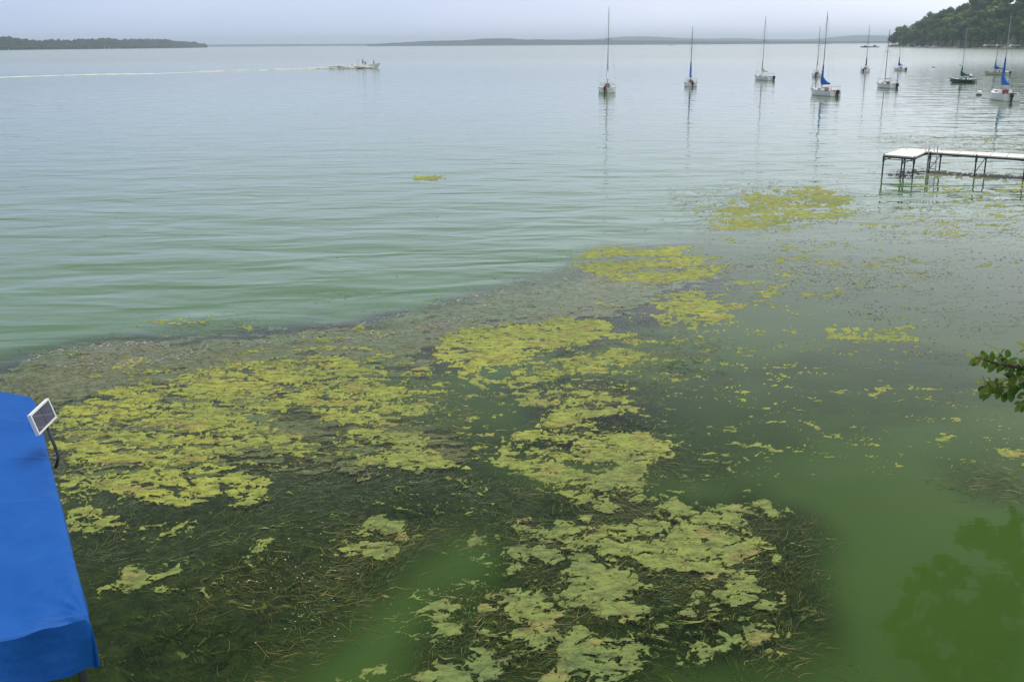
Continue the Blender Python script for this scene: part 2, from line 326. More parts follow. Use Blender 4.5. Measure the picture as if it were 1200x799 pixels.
def strand_mat():
    m, nt, b = mat('weed_blades'); b.inputs['Roughness'].default_value = .5; b.inputs['Specular IOR Level'].default_value = .3
    a = N(nt, 'ShaderNodeAttribute', attribute_name='rnd'); cr = N(nt, 'ShaderNodeValToRGB'); L(nt, a.outputs['Fac'], cr.inputs[0]); e = cr.color_ramp.elements
    e[0].position = 0; e[0].color = (.03, .055, .012, 1); e[1].position = 1; e[1].color = (.30, .27, .08, 1)
    for p, c in ((.45, (.060, .092, .016, 1)), (.7, (.11, .082, .026, 1)), (.9, (.14, .16, .03, 1))):
        q = e.new(p); q.color = c
    L(nt, cr.outputs[0], b.inputs['Base Color']); return m
M['water'] = water_mat(); M['algae'] = algae_mat(); M['weedmat'] = weedmat_mat(); M['strand'] = strand_mat()
M['film'] = simple('sunken_algae_film', (.060, .090, .018), .8, (.13, .17, .035), 5, detail=7, spec=.1)
M['bed'] = simple('submerged_weed_bed', (.010, .020, .004), .9, (.034, .050, .010), 7, detail=6, spec=.1)
M['foamline'] = simple('grey_foam_scum', (.16, .165, .14), .7, (.26, .265, .23), 12)
M['debris'] = simple('purple_brown_debris', (.06, .06, .06), .7, (.11, .10, .09), 3)
M['fluff'] = simple('white_fluff', (.8, .8, .78), .9)

# ================================================================== LAYOUT OF THE ALGAE ON THE LAKE
# outlines surveyed on the water plane (each turned into metres by at()), with a cover fraction
SCUM = [
 (.70, [(62,480),(100,462),(180,445),(260,427),(340,417),(400,414),(440,430),(480,452),(520,478),(470,500),(395,498),(340,470),(330,500),(390,530),(380,545),(330,540),(250,556),(180,568),(100,556),(68,540),(60,515)]),
 (.42, [(100,450),(200,425),(300,410),(420,400),(500,420),(500,450),(440,425),(330,420),(200,445)]),
 (.30, [(30,425),(60,408),(120,405),(150,415),(120,425),(50,432)]),
 (.35, [(110,425),(170,415),(240,415),(250,430),(140,440),(60,450)]),
 (.12, [(340,468),(400,455),(460,470),(440,497),(385,497)]),
 (.92, [(385,505),(420,499),(500,506),(512,530),(548,546),(500,548),(430,545),(395,528)]),
 (.66, [(62,545),(150,558),(230,560),(320,552),(310,585),(200,590),(120,580),(72,590)]),
 (.62, [(72,580),(130,597),(152,622),(110,637),(78,630)]),
 (.70, [(112,690),(150,665),(215,655),(215,668),(160,692),(112,706)]),
 (.50, [(180,622),(222,610),(215,628),(185,632)]),
 (.60, [(290,640),(320,620),(324,637),(298,652)]),
 (.30, [(255,575),(320,570),(325,592),(260,592)]),
 (.60, [(372,640),(405,622),(440,605),(478,612),(476,640),(450,657),(405,650)]),
 (.82, [(502,412),(540,385),(620,378),(700,368),(718,388),(745,392),(742,400),(690,402),(640,415),(600,428),(560,430),(515,427)]),
 (.88, [(524,433),(550,428),(578,432),(602,452),(575,457),(545,447)]),
 (.66, [(580,440),(650,420),(720,406),(770,418),(775,425),(710,432),(640,448),(600,462)]),
 (.78, [(678,424),(710,415),(752,418),(745,428),(700,431)]),
 (.50, [(600,455),(640,445),(690,455),(750,450),(745,462),(715,475),(640,478),(600,474)]),
 (.85, [(625,500),(640,482),(690,460),(740,468),(748,480),(700,492),(670,505),(635,510)]),
 (.66, [(582,528),(596,512),(640,500),(700,498),(760,505),(806,518),(790,535),(762,548),(765,575),(735,598),(700,598),(660,580),(625,560),(590,548)]),
 (.60, [(668,302),(700,290),(760,287),(822,290),(852,305),(835,325),(780,332),(720,330),(680,320)]),
 (.75, [(790,295),(840,300),(850,312),(790,325),(750,318)]),
 (.62, [(755,355),(800,342),(880,345),(865,370),(820,387),(770,380)]),
 (.35, [(850,395),(900,383),(965,398),(940,418),(880,420),(850,410)]),
 (.55, [(962,385),(1000,377),(1085,385),(1075,400),(1010,402),(970,398)]),
 (.40, [(850,330),(980,338),(1000,345),(880,350)]),
 (.62, [(825,260),(850,237),(900,222),(960,218),(1000,232),(995,252),(950,262),(880,272),(840,270)]),
 (.24, [(990,250),(1100,243),(1180,238),(1260,245),(1260,275),(1120,282),(1010,268)]),
 (.30, [(1060,215),(1200,212),(1260,220),(1260,236),(1120,240)]),
 (.12, [(780,225),(900,262),(1060,290),(1200,300),(1190,330),(1000,310),(860,290)]),
 (.16, [(1010,160),(1060,153),(1200,155),(1260,160),(1260,175),(1120,176)]) ,
 (.50, [(150,383),(160,376),(200,374),(230,368),(268,366),(262,374),(215,380)]),
 (.45, [(255,388),(285,380),(298,384),(285,394)]),
 (.40, [(0,418),(60,418),(20,428),(0,430)]),
 (.95, [(485,207),(512,205),(522,209),(490,213)]),
 (.90, [(1014,457),(1044,455),(1048,463),(1022,466)]),
 (.93, [(1092,513),(1110,509),(1123,517),(1110,523),(1095,521)]),
 (.85, [(1142,503),(1165,512),(1170,524),(1200,530),(1215,540),(1190,540),(1160,530)]),
 (.40, [(1165,505),(1200,515),(1215,525),(1180,520)]),
 (.30, [(895,425),(970,432),(965,442),(900,438)]),
 (.28, [(1010,428),(1080,442),(1150,462),(1150,480),(1090,470),(1030,450)]),
 (.35, [(1095,485),(1140,490),(1130,500),(1100,497)]),
 (.24, [(740,385),(860,380),(1010,405),(990,430),(860,430),(770,470),(760,430)]),
 (.22, [(380,420),(520,430),(600,465),(620,500),(560,520),(520,500),(460,470)]),
 (.25, [(860,300),(1000,300),(1110,310),(1100,330),(900,330)]),
 # near raft
 (.74, [(608,652),(600,625),(640,612),(690,604),(730,608),(770,612),(800,600),(850,590),(880,612),(905,640),(880,660),(860,672),(810,690),(760,690),(745,672),(760,660),(740,650),(700,662),(660,660)]),
 (.45, [(575,625),(610,606),(650,610),(640,650),(610,665),(590,650)]),
 (.86, [(760,612),(830,600),(850,625),(845,655),(800,668),(765,650)]),
 (.84, [(655,668),(720,655),(755,668),(762,700),(745,718),(720,740),(690,722),(650,712),(645,685)]),
 (.90, [(590,690),(612,682),(632,690),(650,712),(690,725),(670,735),(610,735),(580,722),(545,720),(560,712),(585,710)]),
 (.80, [(482,722),(500,708),(520,700),(535,722),(545,742),(520,738),(495,732)]),
 (.62, [(500,752),(540,742),(570,738),(575,752),(520,758)]),
 (.92, [(600,735),(650,733),(665,750),(640,765),(615,775),(598,760)]),
 (.90, [(545,757),(590,752),(605,770),(580,799),(560,806),(548,780)]),
 (.86, [(480,795),(510,775),(540,790),(560,812),(500,815)]),
 (.74, [(660,735),(720,728),(760,745),(760,775),(720,799),(680,812),(620,815),(640,785),(665,770)]),
 (.82, [(795,712),(830,706),(848,720),(800,722)]),
 (.78, [(840,660),(860,650),(880,672),(905,690),(890,705),(860,720),(838,700)]),
 (.60, [(870,690),(920,690),(925,712),(895,728),(870,722)]),
 (.88, [(835,740),(860,733),(872,745),(850,762),(825,780),(795,770),(810,752)]),
 (.70, [(870,732),(900,722),(915,745),(890,755),(872,748)]),
 (.95, [(845,655),(870,645),(882,652),(865,662)]),
 (.90, [(910,747),(932,742),(935,750),(915,754)]),
 (.88, [(912,760),(930,755),(932,764),(915,768)]),
 (.82, [(746,597),(790,588),(850,590),(900,588),(930,598),(905,606),(860,598),(800,602),(760,604)]),
 (.62, [(535,635),(560,630),(572,652),(558,660),(548,650)]),
 (.60, [(590,640),(605,640),(612,668),(598,660)]),
 (.35, [(515,678),(545,668),(580,658),(575,668),(530,684)]),
 (.70, [(425,783),(455,775),(462,782),(440,799),(400,808)]),
 (.40, [(930,650),(965,670),(965,690),(930,680)]),
]
SCUM_HOLE = [
 (.08, [(748,672),(800,672),(812,692),(770,702),(746,694)]),
 (.12, [(640,722),(700,722),(760,735),(700,742),(640,732)]),
 (.05, [(590,765),(625,775),(665,770),(640,790),(600,799)]),
 (.10, [(690,598),(735,606),(715,612),(695,630),(688,612)]),
 (.10, [(780,722),(840,722),(835,735),(790,740),(770,732)]),
 (.18, [(260,530),(310,520),(345,538),(300,545)]),
 (.15, [(400,522),(450,515),(470,530),(430,535)]),
]
def stroke(pts, w):
    a = []; b = []
    for i, p in enumerate(pts):
        q = pts[min(i+1, len(pts)-1)]; o = pts[max(i-1, 0)]; dx, dy = q[0]-o[0], q[1]-o[1]; l = math.hypot(dx, dy) or 1
        a.append((p[0]-dy/l*w/2, p[1]+dx/l*w/2)); b.append((p[0]+dy/l*w/2, p[1]-dx/l*w/2))
    return a + b[::-1]
for pts, w, d in [([(475,448),(500,455),(540,465),(590,466)],3,.8), ([(577,485),(600,486),(628,484)],3,.9), ([(660,432),(700,436),(750,442),(790,444)],2.6,.85),
                  ([(930,485),(950,498),(985,512),(1005,523),(1025,522)],4,.75), ([(805,435),(830,445),(850,455),(895,461)],3,.75), ([(720,390),(745,398),(760,401)],5,.9),
                  ([(760,400),(790,403),(830,412),(840,417)],4,.6), ([(855,520),(890,523),(925,526)],4,.7), ([(800,520),(820,525),(835,531)],4,.8), ([(660,578),(672,590),(690,600),(715,598)],3,.8),
                  ([(860,430),(900,437),(960,440)],3,.6), ([(690,606),(660,600),(640,598)],2.5,.6), ([(560,520),(575,535),(590,545)],5,.7), ([(545,405),(640,398),(690,402)],5,.9),
                  ([(1000,500),(1040,512),(1060,520)],3,.25), ([(830,372),(900,392),(940,398)],5,.5), ([(700,355),(740,360),(760,372)],4,.5)]:
    SCUM.append((d, stroke(pts, w)))
BROWN = [
 (.97, [(-40,455),(0,442),(40,418),(120,398),(200,402),(280,397),(380,387),(460,371),(560,346),(640,326),(680,300),(760,292),(810,300),(830,330),(780,340),(740,365),(690,378),(600,380),(520,398),(500,418),(500,430),(440,430),(330,424),(200,445),(100,468),(20,480),(-40,490)]),
 (.52, [(60,460),(300,415),(520,440),(560,540),(300,560),(60,560)]),
 (.42, [(820,310),(900,298),(1100,302),(1140,330),(980,345),(860,345),(780,350)]),
 (.55, [(185,385),(230,372),(290,370),(315,380),(310,392),(220,394)]),
 (.55, [(355,347),(400,341),(436,337),(440,344),(400,351),(365,354)]),
 (.80, [(1036,204),(1060,200),(1100,200),(1150,203),(1260,207),(1260,214),(1180,213),(1110,208),(1050,208)]),
 (.40, [(1000,165),(1080,150),(1260,148),(1260,180),(1120,180)]),
 (.14, [(1050,335),(1210,345),(1220,400),(1100,385)]),
 (.45, [(780,225),(900,215),(1010,225),(1010,258),(900,275),(810,272)]),
 (.30, [(1000,240),(1260,230),(1260,290),(1030,285)]),
]
BROWN_NEAR = [
 (.55, [(640,395),(820,390),(860,420),(700,480),(620,500)]) ,
 (.42, [(585,520),(700,490),(810,510),(780,560),(720,605),(650,590),(590,560)]),
 (.40, [(230,655),(300,640),(470,640),(480,700),(380,770),(250,790),(210,730)]),
 (.45, [(370,625),(480,610),(500,650),(440,670),(380,660)]),
 (.50, [(880,640),(950,640),(965,680),(940,700),(900,690),(870,670)]),
 (.45, [(770,720),(860,700),(960,700),(965,740),(930,780),(850,785),(760,770)]),
 (.45, [(540,720),(700,715),(760,735),(700,745),(560,750)]),
 (.40, [(1090,555),(1150,548),(1210,560),(1210,590),(1130,580)]),
 (.25, [(500,630),(760,600),(950,600),(960,799),(470,799)]),
]
# depth of the submerged weed canopy: 1 = reaches the surface, 0 = none
WEED = [
 (1.0, [(40,560),(150,560),(300,545),(430,545),(560,545),(640,590),(615,625),(540,632),(490,650),(455,690),(440,730),(380,765),(300,799),(250,830),(60,830),(60,700)]),
 (1.0, [(-60,440),(100,400),(450,380),(640,330),(850,310),(840,360),(700,400),(520,430),(560,520),(560,560),(60,570),(-60,560)]),
 (.85, [(570,600),(700,560),(780,590),(930,585),(965,640),(975,700),(965,760),(900,790),(800,790),(740,830),(460,830),(480,750),(470,710),(560,680),(600,660)]),
 (.52, [(500,470),(600,440),(760,440),(850,470),(880,520),(840,570),(760,560),(640,545),(560,540)]),
 (.34, [(760,420),(880,440),(960,480),(980,520),(920,560),(860,570),(800,560)]),
 (.36, [(860,430),(1000,390),(1150,410),(1220,440),(1220,480),(1080,500),(1000,525),(930,500)]),
 (.22, [(800,330),(1000,320),(1200,330),(1250,400),(1000,400),(860,400)]),
 (.28, [(1060,490),(1220,480),(1220,545),(1110,560)]),
 (.62, [(1095,552),(1140,548),(1200,565),(1210,600),(1150,585)]),
 (.35, [(200,560),(250,830),(400,799),(460,760),(480,740),(470,700),(560,650)]),
]
def region(X, Y, polys, warps, base=None):
    best = np.zeros_like(X) if base is None else base.copy()
    for dens, pl in polys:
        w = [at(max(-400, p[0]), p[1]) for p in pl]; px = np.array([v.x for v in w]); py = np.array([v.y for v in w])
        pad = .10*py.mean()
        idx = np.where((X > px.min()-pad) & (X < px.max()+pad) & (Y > py.min()-pad*1.5) & (Y < py.max()+pad*1.5))
        acc = np.zeros(len(idx[0]))
        for wx, wy in warps:
            qx = X[idx]+wx[idx]; qy = Y[idx]+wy[idx]; ins = np.zeros(len(qx), bool); j = len(px)-1
            for i in range(len(px)):
                if py[i] != py[j]:
                    ins ^= ((py[i] > qy) != (py[j] > qy)) & (qx < (px[j]-px[i])*(qy-py[i])/(py[j]-py[i])+px[i])
                j = i
            acc += ins
        acc *= dens/len(warps)
        if base is None: best[idx] = np.maximum(best[idx], acc)
        else:
            k = acc/dens; best[idx] = best[idx]*(1-k) + np.minimum(best[idx], dens)*k
    return best
# working grid on the lake surface: finer close by, coarser far off
Y0, Y1, NR, NC = 6.0, 62.0, 640, 1060
yy = 1/np.linspace(1/Y0, 1/Y1, NR); uu = np.linspace(-.66, .62, NC)
GY_, GU = np.meshgrid(yy, uu, indexing='ij'); GX_ = GU*GY_
DS = GY_/12.0                                     # growing feature size with distance
def warps(seed, k):
    out = []
    for i, a in enumerate(k):
        out.append((a*DS*fbm(GX_*1.6/a**.3, GY_*1.1/a**.3, seed+i*5, 3)*1.6, a*1.6*DS*fbm(GX_*1.6/a**.3, GY_*1.1/a**.3, seed+40+i*5, 3)*1.6))
    return out
wp = warps(3, (.10, .22, .4))
den = region(GX_, GY_, SCUM, wp); den = region(GX_, GY_, SCUM_HOLE, wp, den)
wx = .22*fbm(GX_*1.3, GY_*1.3, 80, 3); wy = .22*fbm(GX_*1.3, GY_*1.3, 90, 3)
PX, PY = GX_+wx+.35*GY_*0, GY_+wy-.12*GX_
far = sstep(13, 26, GY_)
n_near = fbm(PX*2.1, PY*2.9, 11, 7, .70) + (.20+.25*sstep(9.5, 14, GY_))*fbm(PX*6, PY*13, 15, 4, .75)
n_far = fbm(PX*.75, PY*1.25, 12, 7, .64) + .30*fbm(PX*3.0, PY*5.0, 14, 4, .7)
n_mid = fbm(PX*.95, (PY+.24*PX)*2.9, 13, 7, .72); km = sstep(10.5, 13.5, GY_)*.75; n_near = n_near*(1-km)+n_mid*km*1.15
nn = uniformise(n_near*(1-far) + n_far*far)
def worley(x, y, seed=0):
    xi, yi = np.floor(x).astype(np.int64), np.floor(y).astype(np.int64); f1 = np.full(x.shape, 9.0); f2 = f1.copy()
    for dx in (-1, 0, 1):
        for dy in (-1, 0, 1):
            cx_, cy_ = xi+dx, yi+dy; h = _P[(_P[(cx_+seed*7) & 255] + cy_) & 255]; h2 = _P[(h+91+seed) & 255]
            d = np.hypot(cx_+.1+.8*h/255-x, cy_+.1+.8*h2/255-y); f2 = np.minimum(f2, np.maximum(f1, d)); f1 = np.minimum(f1, d)
    return f2-f1
w2x, w2y = .12*fbm(GX_*5, GY_*5, 83, 4, .7), .12*fbm(GX_*5, GY_*5, 84, 4, .7)
wc1 = worley((PX+w2x)*2.3, (PY+w2y)*2.9, 1); wc2 = worley((PX+w2x)*5.2, (PY+w2y)*6.6, 2)
plate = (1-sstep(.02, .20, wc1))*.42 + (1-sstep(.02, .26, wc2))*.30
crack = 1-np.clip(np.abs(gnoise(PX*3.1, PY*3.6, 33)+.4*gnoise(PX*8, PY*9, 35))/.10, 0, 1)
crack2 = 1-np.clip(np.abs(gnoise(PX*1.2+PY*.5, PY*1.9, 37)+.35*gnoise(PX*6, PY*7, 38))/.05, 0, 1)
pits = sstep(.22, .55, gnoise(PX*4.5, PY*9.0, 44)+.6*gnoise(PX*12, PY*20, 45)+.3*gnoise(PX*30, PY*40, 46))
den = den + .13*sstep(.3, .6, den)
scum = den - nn - (.22*crack+.22*crack2+plate)*(1-.55*far)*(1-.0*km) + .05*sstep(.02, .1, den) + .08*sstep(.35, .6, den) - .42*pits*(.45+.55*sstep(10, 14, GY_))
WISP = region(GX_, GY_, [(1.0, [(380,430),(520,428),(640,395),(860,345),(1080,370),(1150,440),(1220,540),(1030,545),(930,540),(800,600),(560,545),(420,520)]), (.8, [(480,600),(600,590),(960,590),(960,760),(480,799)]), (.75, [(60,440),(300,410),(640,330),(850,300),(840,350),(560,400),(400,430),(60,470)]), (.6, [(800,225),(1200,215),(1230,330),(900,340)]), (.5, [(60,560),(560,550),(480,690),(90,700)])], warps(71, (.4, .8)))
rw = fbm(PX*.5, (PY+.26*PX)*1.7, 73, 4, .5); ridge_n = 1-np.clip(np.abs(rw)/(.034+.03*sstep(10, 25, GY_)), 0, 1)
rw2 = fbm(PX*.8+7, (PY+.20*PX)*2.6, 75, 4, .5); ridge_n = np.maximum(ridge_n, .9*(1-np.clip(np.abs(rw2)/.034, 0, 1)))
wisp = ridge_n*.9 - .50 - (1.0-WISP*.62)*uniformise(fbm(PX*.4, PY*.8, 74, 3)) - .12*np.clip(fbm(PX*4, PY*9, 76, 3, .7)+.1, 0, 1)
scum = np.maximum(scum, np.where(WISP > .1, wisp, -1))
brn = region(GX_, GY_, BROWN, warps(7, (.12, .3, .6))); brn2 = np.maximum(region(GX_, GY_, BROWN_NEAR, warps(8, (.3, .6, 1.))), brn*.6)
nb = uniformise(fbm(PX*1.1+.3*PY, PY*4.2, 61, 6, .68)); brown = brn - nb
def cut_sheet(name, fld, zfun, attrs, m, sel=None, **tg):
    fl = fld.copy()
    if sel is not None: fl[~sel] = -1.0
    I = np.arange(NR*NC).reshape(NR, NC)
    a, b, c, d = I[:-1, :-1].ravel(), I[:-1, 1:].ravel(), I[1:, 1:].ravel(), I[1:, :-1].ravel()
    T = np.concatenate([np.stack([a, b, c], 1), np.stack([a, c, d], 1)]); f = fl.ravel(); ins = f[T] > 0; cnt = ins.sum(1)
    full = T[cnt == 3]; ek = []; tris = [full]
    NV = NR*NC
    def emit(Tr, r):                                # roll so the odd vertex comes first
        return np.take_along_axis(Tr, (r[:, None]+np.arange(3)) % 3, 1)
    one = emit(T[cnt == 1], ins[cnt == 1].argmax(1)); two = emit(T[cnt == 2], (~ins[cnt == 2]).argmax(1))
    def key(p, q): return np.minimum(p, q).astype(np.int64)*NV + np.maximum(p, q)
    k1, k2, k3, k4 = key(one[:, 0], one[:, 1]), key(one[:, 0], one[:, 2]), key(two[:, 0], two[:, 1]), key(two[:, 0], two[:, 2])
    uk, inv = np.unique(np.concatenate([k1, k2, k3, k4]), return_inverse=True); inv = inv + NV
    n1, n2 = len(k1), len(k3); i1, i2, i3, i4 = inv[:n1], inv[n1:2*n1], inv[2*n1:2*n1+n2], inv[2*n1+n2:]
    tris += [np.stack([one[:, 0], i1, i2], 1), np.stack([i3, two[:, 1], two[:, 2]], 1), np.stack([i3, two[:, 2], i4], 1)]
    T = np.concatenate(tris)
    p, q = uk//NV, uk % NV; t = np.clip(f[p]/(f[p]-f[q]+1e-9), .02, .98)
    X, Y = GX_.ravel(), GY_.ravel(); Z = zfun.ravel()
    V = np.stack([np.concatenate([X, X[p]+(X[q]-X[p])*t]), np.concatenate([Y, Y[p]+(Y[q]-Y[p])*t]), np.concatenate([Z, np.full(len(uk), .0015 if Z.max() > 0 else float(Z.min()))])], 1)
    at2 = {k: np.concatenate([v.ravel(), v.ravel()[p]]) for k, v in attrs.items()}
    used, T2 = np.unique(T, return_inverse=True); T2 = T2.reshape(-1, 3)
    me = fast_mesh(name, V[used], T2, 3, {k: v[used] for k, v in at2.items()})
    o = obj(name, me, m, smooth=True); tag(o, **tg); return o
tone = .5 + .35*fbm(GX_*.5, GY_*.5, 71, 4) + .22*sstep(9, 16, GY_) - .16*(1-sstep(8, 13, GY_)) + .2*sstep(0, .5, -GU)*.6
zs = .004 + .003*sstep(0, .25, scum) + .007*np.clip(fbm(GX_*6, GY_*6, 77, 3), -.4, 1)*sstep(0, .3, scum)
zs = np.clip(zs, .0030, .05)
# lone patches are things, the rest of the scum is uncountable
def near_px(px, py, rx, ry):
    c = at(px, py); a = at(px+rx, py); b = at(px, py-ry); e = at(px, py+ry)
    return ((GX_-c.x)**2/(a.x-c.x)**2 + (GY_-c.y)**2/(max(b.y-c.y, c.y-e.y))**2) < 1
lone = np.zeros_like(den, bool)
for (px, py, rx, ry, lab) in [(1030, 460, 30, 8, 'small yellow-green algae patch alone on grey-green water, left of the leafy branch'),
                              (1108, 516, 26, 10, 'oval pale green algae patch alone on dark water below the leafy branch'),
                              (503, 209, 26, 8, 'tiny yellow algae patch far out in open water left of the big raft')]:
    s = near_px(px, py, rx, ry); lone |= s
    if (scum[s] > 0).sum() > 12:
        cut_sheet('algae_patch', scum, zs, {'tone': tone}, M['algae'], s, label=lab, cat='algae')
    else: print('EMPTY PATCH', px, py)
cut_sheet('floating_algae', scum, zs, {'tone': tone}, M['algae'], ~lone, label='yellow-green algae scum floating in broken rafts on the lake', cat='algae', kind='stuff')
film = scum + .10 + .22*fbm(GX_*9, GY_*14, 97, 4, .75)
cut_sheet('algae_film', film, np.full_like(zs, -.012)-.010*np.clip(fbm(GX_*5, GY_*7, 98, 3), 0, 1), {}, M['film'], ~lone & (GY_ < 40), label='thin olive film of sunken algae around the yellow-green rafts', cat='algae', kind='stuff')
cut_sheet('matted_weed', brown, -.006+.012*fbm(GX_*4, GY_*9, 99, 5, .75)+.013*np.clip(region(GX_, GY_, [(1, [(1036,204),(1060,198),(1105,201),(1150,204),(1260,208),(1260,216),(1180,213),(1110,208),(1050,209)])], warps(9, (.1, .2))), 0, 1), {}, M['weedmat'], None, label='matted brown water weed lying at the lake surface', cat='water weed', kind='stuff')

# foam drift lines
FOAM = [(.42, stroke([(30,424),(60,412),(120,405),(170,402),(205,404)], 5)), (.7, stroke([(150,402),(185,401),(208,407)], 4)), (.34, stroke([(215,412),(270,404),(340,398),(400,388),(440,376)], 6)),
        (.26, stroke([(440,376),(500,360),(560,347),(640,328)], 7)), (.35, stroke([(60,430),(160,424),(240,412)], 12)), (.45, stroke([(830,307),(860,315),(930,318),(1000,312)], 3)), (.3, stroke([(400,400),(480,388),(560,370)], 12)),
        (.35, stroke([(660,328),(720,318),(700,335)], 8))]
fo = region(GX_, GY_, FOAM, warps(21, (.08, .16))) - uniformise(fbm(PX*9, PY*16, 66, 4, .8))*1.05-.03
cut_sheet('foam_line', fo, np.full_like(zs, .012), {}, M['foamline'], None, label='grey foam drift line along the outer edge of the weed', cat='foam', kind='stuff')

# submerged weed bed
wd = region(GX_, GY_, WEED, warps(31, (.25, .5, .9, 1.4)))
brn2 = region(GX_, GY_, [(.03, [(485,655),(560,645),(595,672),(560,695),(500,700),(482,725),(478,760),(440,780),(420,810),(310,810),(385,770),(435,735),(450,695)]), (.12, [(850,400),(1240,390),(1240,500),(900,500)])], warps(36, (.2, .5)), brn2)
wd = region(GX_, GY_, [(.30, [(345,468),(440,440),(520,432),(600,455),(640,480),(620,515),(560,520),(500,505),(400,498)]), (.34, [(720,440),(820,420),(930,440),(900,500),(850,540),(800,500)]), (.02, [(485,655),(560,645),(595,672),(560,695),(500,700),(482,725),(478,760),(440,780),(420,810),(310,810),(385,770),(435,735),(450,695)])], warps(35, (.2, .5, .9)), wd)
ht = np.clip(wd*1.0 - .20 + .55*fbm(GX_*1.1, GY_*1.1, 51, 5, .6), 0, 1.05)*(wd > .01)
st = 2
bx_, by_, bz = GX_[::st, ::st], GY_[::st, ::st], (-.32 + .30*sstep(0, .75, ht) - .02*np.abs(fbm(GX_*9, GY_*9, 55, 3)))[::st, ::st]
nr2, nc2 = bx_.shape; I = np.arange(nr2*nc2).reshape(nr2, nc2)
Q = np.stack([I[:-1, :-1].ravel(), I[:-1, 1:].ravel(), I[1:, 1:].ravel(), I[1:, :-1].ravel()], 1); zq = bz.ravel()[Q].max(1); Q = Q[zq > -.31]
us, Qi = np.unique(Q, return_inverse=True)
o = obj('weed_bed', fast_mesh('weed_bed', np.stack([bx_.ravel(), by_.ravel(), bz.ravel()], 1)[us], Qi.reshape(-1, 4), 4), M['bed'], smooth=True)
tag(o, 'dark drowned weed bed just below the water', 'water weed', kind='stuff')

# weed blades
def blades(n, name, label, zlo, zhi, prob, lmin, lmax, wmin, wmax, seed, rmap, flowrot=0.0, seg=5):
    rg = np.random.default_rng(seed); flat = np.clip(prob, 0, None)*(GY_**3); flat[0] = 0
    p = flat.ravel()/flat.sum(); ix = rg.choice(p.size, n, p=p)
    x = GX_.ravel()[ix] + rg.normal(0, .02, n); y = GY_.ravel()[ix] + rg.normal(0, .03, n)
    fl = (fbm(GX_*.45, GY_*.45, 93, 2)).ravel()[ix]*5.0 + flowrot + rg.normal(0, .45, n)
    tuft = rg.random(n) < .4; fl = np.where(tuft, fl+rg.normal(0, 1.2, n), fl)
    ln = rg.uniform(lmin, lmax, n); cur = rg.normal(0, .7, n); w = rg.uniform(wmin, wmax, n)*np.clip(y/9, 1, 2)
    zb = rg.uniform(zlo, zhi, n); zt = rg.uniform(zlo, zhi, n); ph = rg.random(n)*6
    V = np.zeros((n, seg+1, 2, 3)); cx_, cy_ = x.copy(), y.copy()
    for s in range(seg+1):
        t = s/seg; ang = fl + cur*t + .16*np.sin(ph+t*5); hw = w*.5*(1-.75*t**2)
        nx, ny = -np.sin(ang), np.cos(ang); z = zb+(zt-zb)*t + .008*np.sin(ph*2+t*7)
        z = np.minimum(z, .03)
        V[:, s, 0] = np.stack([cx_-nx*hw, cy_-ny*hw, z-.001], 1); V[:, s, 1] = np.stack([cx_+nx*hw, cy_+ny*hw, z+.002], 1)
        cx_ += np.cos(ang)*ln/seg; cy_ += np.sin(ang)*ln/seg
    base = (np.arange(n)*(seg+1)*2)[:, None]; Fq = []
    for s in range(seg): Fq.append(np.stack([base[:, 0]+2*s, base[:, 0]+2*s+1, base[:, 0]+2*s+3, base[:, 0]+2*s+2], 1))
    Fq = np.concatenate(Fq); rv = np.repeat(rmap(rg.random(n)), (seg+1)*2)
    o = obj(name, fast_mesh(name, V.reshape(-1, 3), Fq, 4, {'rnd': rv}), M['strand'], smooth=False); tag(o, label, 'water weed', kind='stuff')
nearw = 1-.8*sstep(10, 22, GY_)
wv = np.clip(ht-.25, 0, 1)*(Y0*1.12 < GY_)
blades(70000, 'weed_blades', 'tangled dark eelgrass blades drifting under the water surface', -.10, -.006, wv*nearw, .12, .45, .0028, .0065, 5, lambda r: r*.85)
blades(22000, 'surface_weed_blades', 'brown and olive weed blades floating among the algae rafts', -.012, .012, np.clip(brn2, 0, 1)*nearw, .08, .34, .0025, .0055, 6, lambda r: .45+.55*r, flowrot=.2)

# small floating bits
def bits(n, prob, rmin, rmax, z, name, label, cat, m, seed):
    rg = np.random.default_rng(seed); p = (prob*GY_**3).ravel(); p = p/p.sum(); ix = rg.choice(p.size, n, p=p)
    x = GX_.ravel()[ix]+rg.normal(0, .03, n); y = GY_.ravel()[ix]+rg.normal(0, .05, n); r = rg.uniform(rmin, rmax, n)*np.clip(y/12, .6, 3)
    a0 = rg.random(n)*6; V = np.zeros((n, 5, 3))
    for k in range(5):
        rr = r*rg.uniform(.5, 1.2, n); V[:, k] = np.stack([x+rr*1.5*np.cos(a0+k*1.2566), y+rr*np.sin(a0+k*1.2566), np.full(n, z)+rg.uniform(0, .004, n)], 1)
    b = (np.arange(n)*5)[:, None]; T = np.concatenate([b+np.array([[0, 1, 2]]), b+np.array([[0, 2, 3]]), b+np.array([[0, 3, 4]])])
    o = obj(name, fast_mesh(name, V.reshape(-1, 3), T, 3), m); tag(o, label, cat, kind='stuff')
DEB = region(GX_, GY_, [(1, [(800,290),(1000,285),(1250,300),(1250,440),(1100,420),(950,350),(820,340)]), (.6, [(850,200),(1250,190),(1250,290),(800,290)]), (.5, [(900,400),(1200,400),(1220,600),(1050,600),(900,480)]), (.7, [(0,440),(450,370),(850,300),(840,380),(520,430),(20,480)])], warps(41, (.5, 1.2)))
DEB = DEB*np.clip(.1+4*fbm(GX_*.4, GY_*.9, 43, 5), 0, 2.5)
bits(3000, DEB**1.5+.003, .004, .013, .005, 'floating_debris', 'specks of dark weed debris scattered on the calm water', 'debris', M['debris'], 11)
